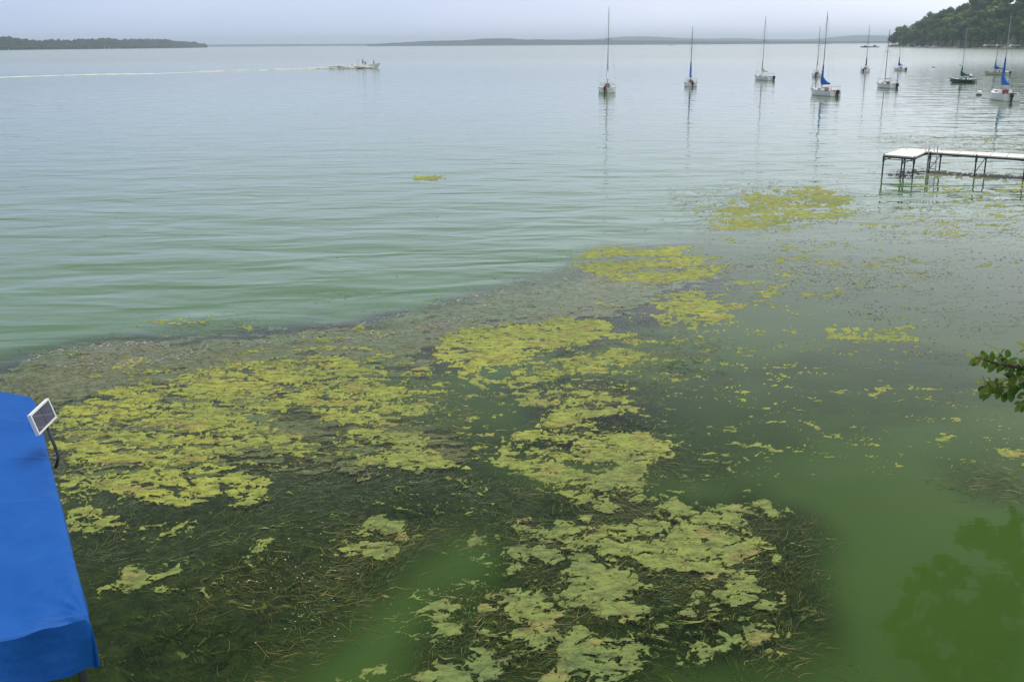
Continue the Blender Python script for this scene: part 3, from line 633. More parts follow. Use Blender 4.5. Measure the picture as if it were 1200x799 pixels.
bits(60, np.clip(DEB+.15*(brn > .1)+.02, 0, 1), .006, .010, .014, 'white_specks', 'tiny white specks of fluff dotted over weed and water', 'debris', M['fluff'], 12)
bits(50, np.clip(region(GX_, GY_, [(1, [(300,640),(420,620),(440,700),(360,770),(280,700)])], warps(46, (.5, 1.))), 0, 1)+1e-6, .005, .010, .010, 'pale_flower_specks', 'cluster of pale weed flowers poking out of the dark weed', 'water weed', M['fluff'], 13)

# ------------------------------------------------------------------ water sheets
def spaced(lo, hi, n, c, k):
    t = np.linspace(-1, 1, n); s = np.sinh(k*t)/math.sinh(k); return np.where(s > 0, c+s*(hi-c), c+s*(c-lo))
wxs = spaced(-14000, 14000, 520, 2, 9.2); wys = spaced(-14000, 14000, 560, 17, 9.0)
WX, WY = np.meshgrid(wxs, wys)
# sample the layout maps at the water vertices
def sample(fieldmap):
    yi = np.clip((1/Y0-1/np.clip(WY, Y0, Y1))/(1/Y0-1/Y1)*(NR-1), 0, NR-1).astype(int); ui = (WX/np.clip(WY, Y0, Y1)+.66)/1.28*(NC-1)
    ok = (WY > Y0*.8) & (WY < Y1) & (ui > 0) & (ui < NC-1); return np.where(ok, fieldmap[yi, np.clip(ui, 0, NC-1).astype(int)], 0)
def blur(a, n=2):
    for _ in range(n):
        a = (a+np.roll(a, 1, 0)+np.roll(a, -1, 0)+np.roll(a, 1, 1)+np.roll(a, -1, 1))/5
    return a
clear = blur(np.clip(sample(sstep(.15, .55, wd)), 0, 1), 3)
CALM = [(1.0, [(-80,470),(0,425),(200,396),(450,368),(640,318),(700,285),(800,282),(900,290),(1300,280),(1700,900),(-600,900)]), (.85, [(640,318),(760,285),(850,258),(1000,252),(1300,245),(1500,420),(800,330)])]
calm = np.zeros_like(WX)
gm = region(GX_, GY_, CALM, warps(51, (.3, .8)))
calm = np.where(WY < 7, 1.0, blur(sample(gm), 4))
chop = np.clip(1-.93*calm, .04, 1)
chop = chop*np.clip(.60+.50*sstep(10, 22, WY)-.52*sstep(26, 90, WY), 0, 1.3)
V = np.stack([WX.ravel(), WY.ravel(), np.zeros(WX.size)], 1); I = np.arange(WX.size).reshape(WX.shape)
Q = np.stack([I[:-1, :-1].ravel(), I[:-1, 1:].ravel(), I[1:, 1:].ravel(), I[1:, :-1].ravel()], 1)
wobj = obj('water', fast_mesh('water', V, Q, 4, {'clear': clear.ravel(), 'chop': chop.ravel()}), M['water'], smooth=True); tag(wobj, kind='structure')
for z, op, nm in ((-.045, .07, 'turbid_layer'), (-.11, .24, 'turbid_layer'), (-.29, 1.0, 'lake_bottom')):
    b = MB(); b.add([(-60, 2, z), (70, 2, z), (70, 75, z), (-60, 75, z)], [(0, 1, 2, 3)]); tag(b.build(nm, murk_mat(nm, op)), kind='structure')

# ================================================================== FAR LAND
def ridge(name, prof, D, depth, m, base=0.0, step=6.0, bump=6.0, dfun=None, xr=None):
    # prof: (px, py of skyline); a real rounded ridge with depth behind the shoreline
    pxs = np.arange(prof[0][0], prof[-1][0]+step, step); pys = np.interp(pxs, [p[0] for p in prof], [p[1] for p in prof])
    K = 9; V = []
    for i, (px, py) in enumerate(zip(pxs, pys)):
        d = dfun(px) if dfun else D
        top = atY(px, py, d+depth*.45)
        for k in range(K):
            t = k/(K-1); yk = d+depth*t; h = max(0, math.sin(min(t/.45, 1)*PI/2))**.8 if t < .45 else max(0, math.cos((t-.45)/.55*PI/2))
            j = (random.random()-.5)*bump*(1 if 0 < k < K-1 else 0)*.6
            r_ = atY(px, 52, yk); z = max(top.z, .5)*h + j*min(1, h*1.4)
            V.append((r_.x, yk, z if 0 < k < K-1 else -.4))
    n = len(pxs); fs = [(i*K+k, (i+1)*K+k, (i+1)*K+k+1, i*K+k+1) for i in range(n-1) for k in range(K-1)]
    b = MB(); b.add(V, fs); o = b.build(name, m, smooth=False); tag(o, kind='structure'); return o
ridge('far_shore_hills', [(-500,53.2),(-200,53),(240,52.6),(300,52.0),(380,51.8),(440,51.5),(700,51)], 8200, 900, M['farhill'], step=5, bump=3)
ridge('middle_shore_hills', [(430,52.2),(450,51.2),(470,50.1),(500,48.3),(530,47.8),(555,46.8),(565,45.6),(575,45.2),(598,45.2),(606,46.2),(640,46.6),(690,47.0),(730,47.4),(800,48.2),(900,48.5),(1000,48.5),(1100,48.5)], 5200, 700, M['farhill'], step=2.5, bump=5)
ridge('back_shore_hills', [(660,47.5),(700,45.8),(730,43.2),(755,42.8),(800,45.0),(830,45.6),(850,45.0),(870,44.9),(900,46.2),(940,46.3),(960,45.6),(975,43.8),(990,42.2),(1005,41.6),(1030,41.8),(1060,43.0),(1120,44),(1400,42)], 8800, 1100, M['farhill'], step=4, bump=5)

# left wooded point
prof = [(-300,40),(-100,42),(0,43.6),(8,43.2),(20,45),(35,47),(52,48.2),(60,46.6),(80,48),(100,46.2),(130,45.6),(142,47),(165,46.6),(190,46.8),(205,48.2),(225,50),(238,52)]
def dleft(px): return float(np.interp(px, [-300, 0, 100, 200, 245], [1500, 2150, 2600, 3300, 4100]))
ridge('wooded_point', [(p[0], p[1]+2.2) for p in prof], 0, 260, M['farwood'], step=3, bump=3, dfun=dleft)
b = MB(); ico = []
bm = bmesh.new(); bmesh.ops.create_icosphere(bm, subdivisions=1, radius=1); ico_v = [v.co.copy() for v in bm.verts]; ico_f = [tuple(v.index for v in f.verts) for f in bm.faces]; bm.free()
for i in range(1700):
    px = random.uniform(-60, 240); d = dleft(px); t = random.random()**1.3; top = np.interp(px, [p[0] for p in prof], [p[1]+2.0 for p in prof])
    zz = max(atY(px, top, d+117).z, 1.0)*math.sin(min(t, 1)*PI/2)**.8; Yk = d+117*t; p = atY(px, 52, Yk); r = random.uniform(4, 8.5)*d/2400
    c = Vector((p.x, Yk-4, max(zz-1, 3)))
    b.add([c+Vector((v.x*r*random.uniform(.7, 1.2), v.y*r, v.z*r*random.uniform(.6, 1.1))) for v in ico_v], ico_f)
tag(b.build('distant_woodland', M['farwood']), 'dark hazy woodland covering the low point across the lake', 'woodland', kind='stuff')
def boathouse(px, py, w, h, lab, roof='concrete', wall='concrete', dd=6, D=None, group=None):
    p = at(px, py) if D is None else atY(px, py, D); t = empty('boathouse', (p.x, p.y, 0), math.atan2(-p.x, p.y))
    tag(t, lab, 'boathouse', group)
    b = MB(); b.box((0, 0, h*.35-.3), (w, dd, h*.7+.6)); b.build('wall', M[wall], t)
    b = MB(); b.loft([[(-w*.55, -dd*.55, h*.7), (0, -dd*.55, h), (w*.55, -dd*.55, h*.7)], [(-w*.55, dd*.55, h*.7), (0, dd*.55, h), (w*.55, dd*.55, h*.7)]], caps=True); b.build('roof', M[roof], t)
    b = MB(); b.box((0, -dd*.5-.06, h*.3), (w*.5, .12, h*.45)); b.build('door', M['black'], t)
    return t
for px, w, lab in ((9, 4, 'white boathouse at the far left end of the wooded point'), (103, 5, 'pale boathouse below the woods left of the bright pair'),
                   (122, 6, 'larger bright white boathouse, left one of the close pair'), (127.5, 4.5, 'smaller bright white boathouse, right one of the close pair'),
                   (209, 6, 'white boathouse near the tip of the wooded point')):
    d = dleft(px)-12; boathouse(px, 57, w*d/2600, 4.5*d/2600, lab, wall='white', roof='white', D=d)

# ------------------------------------------------------------------ right hillside
SHP = [1040, 1060, 1100, 1150, 1200, 1300, 1500]; SHD = [1300, 1210, 1050, 900, 790, 640, 470]
def dsh(px): return float(np.interp(px, SHP, SHD))
TOPP = [1040, 1044, 1050, 1058, 1064, 1070, 1080, 1086, 1092, 1100, 1112, 1125, 1140, 1150, 1165, 1200, 1300, 1500]
TOPY = [53, 48, 43.5, 38.5, 34.5, 29.5, 26, 22.5, 24, 18, 14, 10.5, 6.5, 2, -4, -14, -40, -80]
DEP = 230.0
def hill_z(px, t):          # ground height, t 0..1 inland
    D = dsh(px)+DEP*.75; top = atY(px, float(np.interp(px, TOPP, TOPY)), D).z - 11
    return max(top, .8)*math.sin(min(t/.75, 1)*PI/2)**.9 if t > 0 else -.3
pxs = list(np.arange(1041, 1200, 5))+list(np.arange(1200, 1520, 20)); K = 12; V = []
for px in pxs:
    for k in range(K):
        t = k/(K-1)*1.2; Yk = dsh(px)+DEP*t; p = atY(px, 52, Yk); V.append((p.x, Yk, hill_z(px, t) + (random.uniform(-1, 1) if k > 1 else 0)))
b = MB(); b.add(V, [(i*K+k, (i+1)*K+k, (i+1)*K+k+1, i*K+k+1) for i in range(len(pxs)-1) for k in range(K-1)]); tag(b.build('wooded_hill', M['ground'], smooth=True), kind='structure')
V = []
for px in pxs:
    for dd, z in ((-4, -.4), (-3.5, .35), (3, .9)):
        p = atY(px, 52, dsh(px)+dd); V.append((p.x, p.y, z+random.uniform(-.1, .1)))
b = MB(); b.add(V, [(i*3+k, (i+1)*3+k, (i+1)*3+k+1, i*3+k+1) for i in range(len(pxs)-1) for k in range(2)]); tag(b.build('stony_shore', M['shore']), kind='structure')
def tree_mesh(name, seed, h, r, crown, conifer=False, nleaf=520, leafs=1.0):
    rg = random.Random(seed); b = MB(); b.tube([(0, 0, -.5), (0, 0, h*.5)], [r*.07, r*.04], 6, 1)
    for k in range(5):
        a = rg.uniform(0, 6.28); b.tube([(0, 0, h*(.3+.05*k)), (math.cos(a)*r*.5, math.sin(a)*r*.5, h*(.45+.06*k))], [r*.03, r*.012], 5, 1)
    lobes = []
    if conifer:
        lobes = [(Vector((0, 0, h*(.2+.1*k))), r*(1-.11*k)) for k in range(8)]
    else:
        for k in range(9):
            a = k*2.4+rg.random(); q = r*rg.uniform(.15, .55); lobes.append((Vector((math.cos(a)*q, math.sin(a)*q, h*rg.uniform(.38, .85))), r*rg.uniform(.38, .6)))
        for c, q in lobes:
            b.add([c+Vector((v.x*q*.8, v.y*q*.8, v.z*q*.7)) for v in ico_v], ico_f, 0)
    for i in range(nleaf):
        c, q = rg.choice(lobes); th = rg.uniform(0, 6.28); ph = rg.uniform(-.6, 1.57); d = Vector((math.cos(th)*math.cos(ph), math.sin(th)*math.cos(ph), math.sin(ph)*.8)); p = c+d*q*rg.uniform(.75, 1.12)
        if conifer: p.z = c.z - q*.15+rg.uniform(-.3, .5)
        s = rg.uniform(.5, 1.1)*leafs; n = (d+Vector((rg.uniform(-.6, .6), rg.uniform(-.6, .6), rg.uniform(-.2, .6)))).normalized(); u = n.orthogonal().normalized(); v = n.cross(u)
        b.add([p+u*s, p+v*s*.8, p-u*s*rg.uniform(.6, 1), p-v*s*.7], [(0, 1, 2, 3)], 0)
    me = bpy.data.meshes.new(name); me.from_pydata(b.v, [], b.f); me.update(); me.materials.append(crown); me.materials.append(M['bark']); me.polygons.foreach_set('material_index', b.mi)
    return me
tms = [tree_mesh('tree', 100+i, 15+i % 3*2, 6.5+(i % 2), M['leaf_far']) for i in range(6)]; tbr = [tree_mesh('tree', 120+i, 15, 6.0, M['leaf_bright']) for i in range(2)]
cnt = 0
bright = [(1067, 36), (1106, 22), (1127, 18), (1132, 16), (1158, 12), (1164, 14), (1151, 33), (1147, 44), (1110, 25), (1196, 14)]
placed = []
for k in range(9):
    t = [.015, .07, .14, .22, .31, .41, .52, .64, .77][k]; px = 1043+random.random()*6 + (0, 0, 1, 3, 5, 7, 10, 14, 18)[k]
    while px < 1222:
        D = dsh(px)+DEP*t+random.uniform(-8, 8); p = atY(px, 52, D); z = hill_z(px, max(t, .001))
        placed.append((px, p.x, D, z)); px += random.uniform(8.0, 12.5)*900/D*1.05
for i, (px, x, D, z) in enumerate(placed[:298]):
    topd = ray(px, 0); sy = None
    # apparent height of the crown, to find the few bright crowns
    s = random.uniform(.75, 1.15); h = z+11*s; yy_ = 52.3-1.0*(px-600)*.0058-(h-CH)/D*F
    br = any(abs(px-q[0]) < 5 and abs(yy_-q[1]) < 3.5 for q in bright)
    o = bpy.data.objects.new('tree', (random.choice(tbr) if br else random.choice(tms))); COL.objects.link(o)
    o.location = (x, D, z-.5); o.rotation_euler.z = random.uniform(0, 6.28); o.scale = (s*random.uniform(.9, 1.1), s, s*random.uniform(.85, 1.1))
    if br: tag(o, 'yellow-green broadleaf tree standing out on the dark wooded hillside', 'tree', 'bright trees on the hillside')
    else: tag(o, 'dark green broadleaf tree on the steep wooded hillside', 'tree', 'dark trees on the hillside')
cf = obj('tree', tree_mesh('conifer', 7, 15, 3.2, M['leaf_far'], True, 500, 1.0), []) if False else None
me = tree_mesh('conifer_tree', 7, 13, 3.0, M['leaf_far'], True, 500, .8); o = bpy.data.objects.new('conifer_tree', me); COL.objects.link(o)
p = atY(1051.5, 44, 1290); o.location = (p.x, 1290, p.z-3); tag(o, 'small pointed conifer poking above the tip of the wooded hill', 'tree')

# houses, lifts and moored boats along that shore
for px, py, w, h, wall, roof, lab in ((1067.5, 56.8, 9, 5, 'concrete', 'redroof', 'boathouse with faded red roof at the wooded shore'),
                                      (1080, 57, 8, 5.5, 'blueroof', 'blueroof', 'dark blue boathouse between the red-roofed one and the cabin cruiser'),
                                      (1194, 52, 9, 5, 'black', 'tan', 'house with tan roof among the trees above the boat lifts')):
    D = dsh(px)-8 if py > 54 else dsh(px)+18
    bh = boathouse(px, py, w, h, lab, wall=wall, roof=roof, D=D)
    if py < 54: bh.location.z = hill_z(px, .09)+1; bh.name = 'house'; bh['category'] = 'house'
def boat_lift_far(px, w, lab):
    D = dsh(px)-16; p = atY(px, 57, D); t = empty('covered_boat_lift', (p.x, D, 0), 0); tag(t, lab, 'boat lift', 'white-topped boat lifts by the wooded shore')
    b = MB(); secs = []
    for y in (-2, 2): secs.append([(-w/2, y, 2.0), (-w/2, y, 2.7), (-w*.35, y, 3.2), (w*.35, y, 3.2), (w/2, y, 2.7), (w/2, y, 2.0)])
    b.loft(secs, caps=True); b.build('canopy', M['white'], t)
    for x in (-w*.42, w*.42):
        for y in (-1.6, 1.6):
            b = MB(); b.tube([(x, y, -.8), (x, y, 2.3)], .09, 6); b.build('post', M['galv'], t)
    return t
boat_lift_far(1159, 9, 'white-canopied boat lift, leftmost of three by the wooded shore')
boat_lift_far(1173, 7.5, 'white-canopied boat lift, middle of three by the wooded shore')
boat_lift_far(1189, 8, 'white-canopied boat lift, rightmost of three by the wooded shore')
# ------------------------------------------------------------------ boats
def lerp(a, b, t): return a+(b-a)*t
def hull_sections(Lh, B, free, n=12):
    secs = []; sh = []
    for i in range(n+1):
        t = i/n                                       # 0 stern .. 1 bow, along +y
        w = B/2*(.72+.28*math.sin(min(t/.42, 1)*PI/2)) if t < .42 else B/2*max(max(math.cos((t-.42)/.58*PI/2), 0)**.75, .015)
        z = free*(1+.22*(t-.35)**2*2.2+.12*t); y = -Lh/2+Lh*t+(0.06*Lh*0 if t < 1 else 0); k = -.25*B*(max(0, math.sin(PI*min(t*.9+.12, 1)))**.7)
        rake = lambda zz: (.07*Lh*(zz/free) if t > .8 else 0)*(t-.8)/.2 - (.02*Lh*(1-zz/free) if t < .05 else 0)
        row = []
        for q, zz in ((1.0, z), (.985, z*.6), (.95, .12), (.93, .02), (.80, k*.55), (.35, k*.95), (0, k)):
            row.append(Vector((w*q, y+rake(zz), zz)))
        full = row + [Vector((-v.x, v.y, v.z)) for v in row[::-1][1:]]
        secs.append(full); sh.append((w, y+rake(z), z))
    return secs, sh
def sailboat(px, py, beam, mtop, head, lab, cover='bluecover', hull='white', hatch='wood', mast='mast', motor=1, covkind='boom', stripe=True, lean=0, tall=None):
    p = at(px, py); D = p.y; B = beam; Lh = B*2.6; free = B*.28
    t = empty('sailboat', (p.x, p.y, 0), head); tag(t, lab, 'sailboat')
    secs, sh = hull_sections(Lh, B, free)
    b = MB(); b.loft(secs, 0)
    n = len(secs[0]); b.add(secs[0], [tuple(range(n))], 0); ho = b.build('hull', M[hull], t, True)
    b = MB(); b.loft([[Vector((v.x*1.012, v.y, v.z)) for v in s[3:10]] for s in secs], 0); b.add([Vector((v.x*1.01, v.y-.01, v.z)) for v in secs[0][3:10]], [tuple(range(7))]); b.build('waterline_band', M['antifoul'], t, True)
    # deck with side decks, cockpit well and coamings
    b = MB()
    rows = []
    for i, (w, y, z) in enumerate(sh):
        tt = i/(len(sh)-1); well = .06 < tt < .40; wi = w*.62 if well else w*.5; dz = -.45*free if well else .05*B
        rows.append([(w, y, z), (wi, y, z+.01), (wi*.98, y, z+dz), (-wi*.98, y, z+dz), (-wi, y, z+.01), (-w, y, z)])
    b.loft(rows, 0); b.build('deck', M['white' if hull == 'greenhull' else hull], t, False)
    for s in (-1, 1):
        b = MB(); b.tube([(s*w*1.0, y, z+.02) for (w, y, z) in sh], .025, 5); b.build('toe_rail', M['mast'], t)
    # cabin
    z0 = free*1.02; cw = B*.31; ch = free*.62; y0, y1 = -Lh*.11, Lh*.24
    b = MB(); b.loft([[(-cw, y0, z0), (-cw*.86, y0, z0+ch), (0, y0, z0+ch*1.12), (cw*.86, y0, z0+ch), (cw, y0, z0)], [(-cw*.95, (y0+y1)/2, z0), (-cw*.8, (y0+y1)/2, z0+ch*.95), (0, (y0+y1)/2, z0+ch*1.05), (cw*.8, (y0+y1)/2, z0+ch*.95), (cw*.95, (y0+y1)/2, z0)], [(-cw*.55, y1, z0), (-cw*.42, y1-.1, z0+ch*.5), (0, y1-.1, z0+ch*.55), (cw*.42, y1-.1, z0+ch*.5), (cw*.55, y1, z0)]], caps=True)
    cb = b.build('cabin', M['white'], t)
    for s in (-1, 1):
        b = MB(); b.box((s*cw*.90, (y0+y1)/2-.1, z0+ch*.55), (.05, Lh*.14, ch*.25)); b.build('window', M['glass'], t)
    if hatch:
        b = MB(); b.box((0, y0-.02, z0+ch*.35), (cw*.85, .06, ch*1.2)); b.box((0, y0+.30, z0+ch*1.13), (cw*.9, .6, .06)); b.build('companionway_hatch', M[hatch], t)
    # mast and rigging
    Ym = p.y
    ztop = (CH + (52.3-.0058*(mtop[0]-600)-mtop[1])/F*Ym) if tall is None else tall
    my = Lh*.10; b = MB(); lx = lean*ztop
    b.tube([(0, my, z0), (lx*.5, my, ztop*.5), (lx, my, ztop)], [.05, .042, .026], 6); b.build('mast', M[mast], t)
    b = MB(); b.tube([(-B*.2+lx*.6, my, ztop*.62), (lx*.6, my, ztop*.62+.05), (B*.2+lx*.6, my, ztop*.62)], .022, 4); b.build('spreader', M[mast], t)
    for q in ((-B*.46, my-.1, free), (B*.46, my-.1, free), (0, Lh*.52, free*1.35), (0, -Lh*.49, free)):
        b = MB(); b.tube([q, (lx, my, ztop*.97)], .006, 3); b.build('stay', M['mast'], t)
    # boom with stowed sail
    bz = z0+ch+B*.22; bl = Lh*.34
    b = MB(); b.tube([(0, my, bz), (0, my-bl, bz+.05)], .05, 6); b.build('boom', M[mast], t)
    if cover:
        b = MB(); secs2 = []
        for i in range(9):
            q = i/8; yy2 = my+.12-(bl+.12)*q; hh = B*(.46*(1-q)**2.4+.11) if covkind == 'boom' else B*(.50*(1-q)**1.8+.10); ww = .06+.08*(1-q)
            secs2.append([(ww*math.cos(a), yy2, bz+hh*.42+math.sin(a)*hh*.55) for a in [2*PI*k/8 for k in range(8)]])
        b.loft(secs2, close=True, caps=True); b.build('sail_cover', M[cover], t, True)
        b = MB(); b.tube([(0, my+.05, bz+.2), (lx*.1, my+.02, bz+B*(.9 if covkind == 'boom' else 1.15))], [.15, .07], 6); b.build('mast_cover', M[cover], t)
    # outboard, rudder, stern and bow rails
    if motor:
        mx_ = motor*B*.2; b = MB(); b.box((mx_, -Lh/2-.22, free*.95), (.26, .34, .40), taper=.8); b.box((mx_, -Lh/2-.2, free*.3), (.12, .16, free*1.0)); b.box((mx_, -Lh/2-.12, free*.75), (.2, .2, .2)); b.build('outboard_motor', M['black'], t)
    b = MB(); b.box((0, -Lh/2-.1, .12), (.06, .28, free*1.2)); b.tube([(0, -Lh/2, free*.9), (0, -Lh/2+.9, free*1.15)], .03, 5); b.build('rudder', M['wood'] if hatch == 'wood' else M['white'], t)
    b = MB(); sw = sh[0][0]
    b.tube([(-sw, -Lh*.36, free+.02), (-sw, -Lh*.37, free+.5), (-sw*.85, -Lh*.49, free+.55), (sw*.85, -Lh*.49, free+.55), (sw, -Lh*.37, free+.5), (sw, -Lh*.36, free+.02)], .018, 4)
    b.tube([(-sw*.8, -Lh*.49, free), (-sw*.85, -Lh*.49, free+.55)], .018, 4); b.tube([(sw*.8, -Lh*.49, free), (sw*.85, -Lh*.49, free+.55)], .018, 4); b.build('stern_rail', M['galv'], t)
    b = MB(); fz = free*1.3; b.tube([(-B*.24, Lh*.36, fz), (-B*.2, Lh*.38, fz+.5), (0, Lh*.55, fz+.55), (B*.2, Lh*.38, fz+.5), (B*.24, Lh*.36, fz)], .018, 4); b.build('bow_rail', M['galv'], t)
    return t
sailboat(711.5, 108, 2.12, (713.5, 12), R(-6), 'white sailboat seen from its stern, furled white sail, farthest left of the moored fleet', 'whitecover', hatch='wood', motor=-.6, covkind='mast')
sailboat(809, 101, 1.72, (813, 33), R(-5), 'small white sailboat with short blue mast cover, second from the left', 'bluecover', hatch='red', motor=.2, covkind='mast')
sailboat(894.5, 94, 1.75, (897, 22), R(17), 'white sailboat turned slightly aside, with white cover and outboard on its right', 'whitecover', hatch=None, motor=1, covkind='mast')
sailboat(957, 90, 1.6, (961.5, 33), R(-12), 'small white sailboat with dark red hatch just behind the blue-sailed one', 'whitecover', hatch='red', motor=-1, covkind='mast')
sailboat(965, 112, 1.75, (971, 17), R(15), 'white sailboat with tall dark mast and large bright blue sail cover', 'bluecover', hatch='wood', motor=.4, covkind='mast')
sailboat(1014, 84.5, 1.75, (1023.5, 31), R(-24), 'white sailboat with navy sail cover far back in the fleet', 'navycover', hatch='red', motor=-.4)
sailboat(1038, 103, 1.55, (1043, 36), R(8), 'white sailboat with bare boom and brown companionway doors', None, hatch='red', motor=1)
sailboat(1054, 83, 1.45, (1059, 37), R(9), 'little white sailboat with small blue cover near the wooded point', 'bluecover', hatch='red', motor=.8, covkind='mast', mast='mastlight')
sailboat(1128.5, 97, 1.4, (1133, 34), R(30), 'dark green sailboat with green canvas covers between two white buoys', 'green', hull='greenhull', hatch='green', motor=0, mast='mastlight')
sailboat(1168, 88, 1.5, (1176, 34), R(36), 'cream sailboat with blue cover laid along its boom, behind the rightmost boat', 'bluecover', hull='cream', hatch='red', motor=1)
sailboat(1174.5, 117, 2.15, (1185.5, 20), R(-8), 'large white sailboat with blue mast cover and red hatch surround, rightmost of the fleet', 'bluecover', hatch='red', motor=-.3, covkind='mast', mast='mastlight')
# tiny far boats
def far_boat(px, py, Lh, lab, mastz=None, cabin=True, hull='white', head=PI/2, top='white', D=None, cat='boat'):
    p = at(px, py) if D is None else atY(px, py, D); t = empty('moored_boat', (p.x, p.y, 0), head); tag(t, lab, cat)
    secs, sh = hull_sections(Lh, Lh*.32, Lh*.10, 8); b = MB(); b.loft(secs); b.add(secs[0], [tuple(range(len(secs[0])))]); b.loft([[(w, y, z), (0, y, z+.03), (-w, y, z)] for w, y, z in sh]); b.build('hull', M[hull], t, True)
    if cabin:
        z = Lh*.1; b = MB(); b.loft([[(-Lh*.11, -Lh*.18, z), (-Lh*.10, -Lh*.17, z+Lh*.12), (Lh*.10, -Lh*.17, z+Lh*.12), (Lh*.11, -Lh*.18, z)], [(-Lh*.08, Lh*.2, z), (-Lh*.07, Lh*.12, z+Lh*.11), (Lh*.07, Lh*.12, z+Lh*.11), (Lh*.08, Lh*.2, z)]], caps=True); b.build('cabin', M[top], t)
        b = MB(); b.box((0, 0, z+Lh*.08), (Lh*.215, Lh*.22, Lh*.03)); b.build('window', M['glass'], t)
    if mastz: b = MB(); b.tube([(0, 0, .3), (0, 0, mastz)], [.09, .05], 5); b.build('mast', M['mastlight'], t)
for px, py, Lh, lab, mz, hl, tp in ((1013.5, 56.7, 9, 'distant sailboat at anchor, left one of the hazy pair off the point', 14, 'navycover', 'navycover'), (1024.5, 56.7, 10, 'distant sailboat at anchor, right one of the hazy pair off the point', 13, 'whitecover', 'navycover'),
                            (786, 52.9, 12, 'tiny white boat far out below the distant hills', None, 'white', 'white')):
    far_boat(px, py, Lh, lab, mz, hull=hl, top=tp, D=1150 if px > 900 else 2600)
for dpx, Lh, lab, mz, hl, tp in ((1053, 8, 'low white boat moored at the tip of the wooded hill', 12, 'white', 'redroof'), (1064, 8, 'white sailboat moored in front of the red-roofed boathouse', 12, 'white', 'white'),
                                 (1077, 8, 'white motorboat moored before the dark blue boathouse', 12, 'white', 'white'), (1085.5, 10, 'cabin cruiser with teal hull among the moored boats', 13, 'teal', 'white'),
                                 (1094.5, 10, 'white cabin cruiser, rightmost of the boats moored by the boathouses', 13, 'white', 'white')):
    far_boat(dpx, 57.5, Lh, lab, mz, hull=hl, top=tp, D=dsh(dpx)-38)
far_boat(1129, 56, 6, 'small boat under blue canvas against the wooded shore', None, hull='bluecover', top='bluecover', D=dsh(1129)-15)
# buoys
for px, py, r, lab in ((1147.3, 111.5, .30, 'round white mooring buoy alone in front of the rightmost boats'), (1115.5, 95, .30, 'white mooring buoy at the left side of the green sailboat'), (1137.5, 90.5, .30, 'white mooring buoy at the right side of the green sailboat'),
                       (1156, 86.5, .28, 'white mooring buoy left of the cream sailboat'), (1179.5, 87.5, .40, 'white mooring buoy right of the cream sailboat'), (1094, 79.5, .26, 'small white mooring buoy in open water left of the green sailboat'), (1125.5, 77, .26, 'small white mooring buoy beyond the green sailboat')):
    p = at(px, py); t = empty('mooring_buoy', (p.x, p.y, 0)); tag(t, lab, 'buoy')
    b = MB(); b.ball((0, 0, r*.55), r, 14, 10); b.build('float', M['white'], t, True)
    b = MB(); b.tube([(0, 0, -.05), (0, 0, .10*r+.05)], r*1.02, 14); b.build('band', M['antifoul'], t); b = MB(); b.tube([(0, 0, r*1.5), (0, 0, r*1.5+.1)], .04, 6); b.build('eye', M['galv'], t)

# ------------------------------------------------------------------ motorboat with wake
p = at(429, 80.5); MH = R(-88)
mbt = empty('motorboat', (p.x, p.y, .05), MH); tag(mbt, 'white open speedboat planing to the right with its bow raised', 'speedboat'); mbt.rotation_euler = (R(4), 0, MH)
ML = 6.2; secs, sh = hull_sections(ML, 2.2, .75, 12)
b = MB(); b.loft(secs); b.add(secs[0], [tuple(range(len(secs[0])))]); b.build('hull', M['white'], mbt, True)
b = MB(); b.loft([[(w, y, z), (w*.72, y, z+.03), (w*.70, y, z-.35 if i < 10 else z), (-w*.70, y, z-.35 if i < 10 else z), (-w*.72, y, z+.03), (-w, y, z)] for i, (w, y, z) in enumerate(sh)]); b.build('deck', M['white'], mbt)
b = MB(); b.box((0, -.1, 1.15), (.9, .5, .8)); b.build('console', M['palecloth'], mbt)
b = MB(); b.add([(-.75, .35, 1.1), (.75, .35, 1.1), (.6, .05, 1.65), (-.6, .05, 1.65), (-.75, .40, 1.1), (.75, .40, 1.1), (.6, .10, 1.65), (-.6, .10, 1.65)], [(0, 1, 2, 3), (7, 6, 5, 4), (0, 4, 5, 1), (3, 2, 6, 7), (1, 5, 6, 2), (0, 3, 7, 4)]); b.build('windshield', M['glass'], mbt)
b = MB(); b.box((0, -1.6, .75), (1.3, .6, .5)); b.build('seat', M['palecloth'], mbt)
b = MB(); b.tube([(-.95, -1.9, .8), (-.9, -1.7, 2.05), (.9, -1.7, 2.05), (.95, -1.9, .8)], .04, 6); b.box((0, -1.6, 2.1), (1.7, .8, .07)); b.build('canopy_arch', M['whitecover'], mbt)
b = MB(); b.box((0, -ML/2-.3, .85), (.4, .5, .6), taper=.8); b.box((0, -ML/2-.25, .2), (.15, .25, .9)); b.build('outboard_motor', M['black'], mbt)
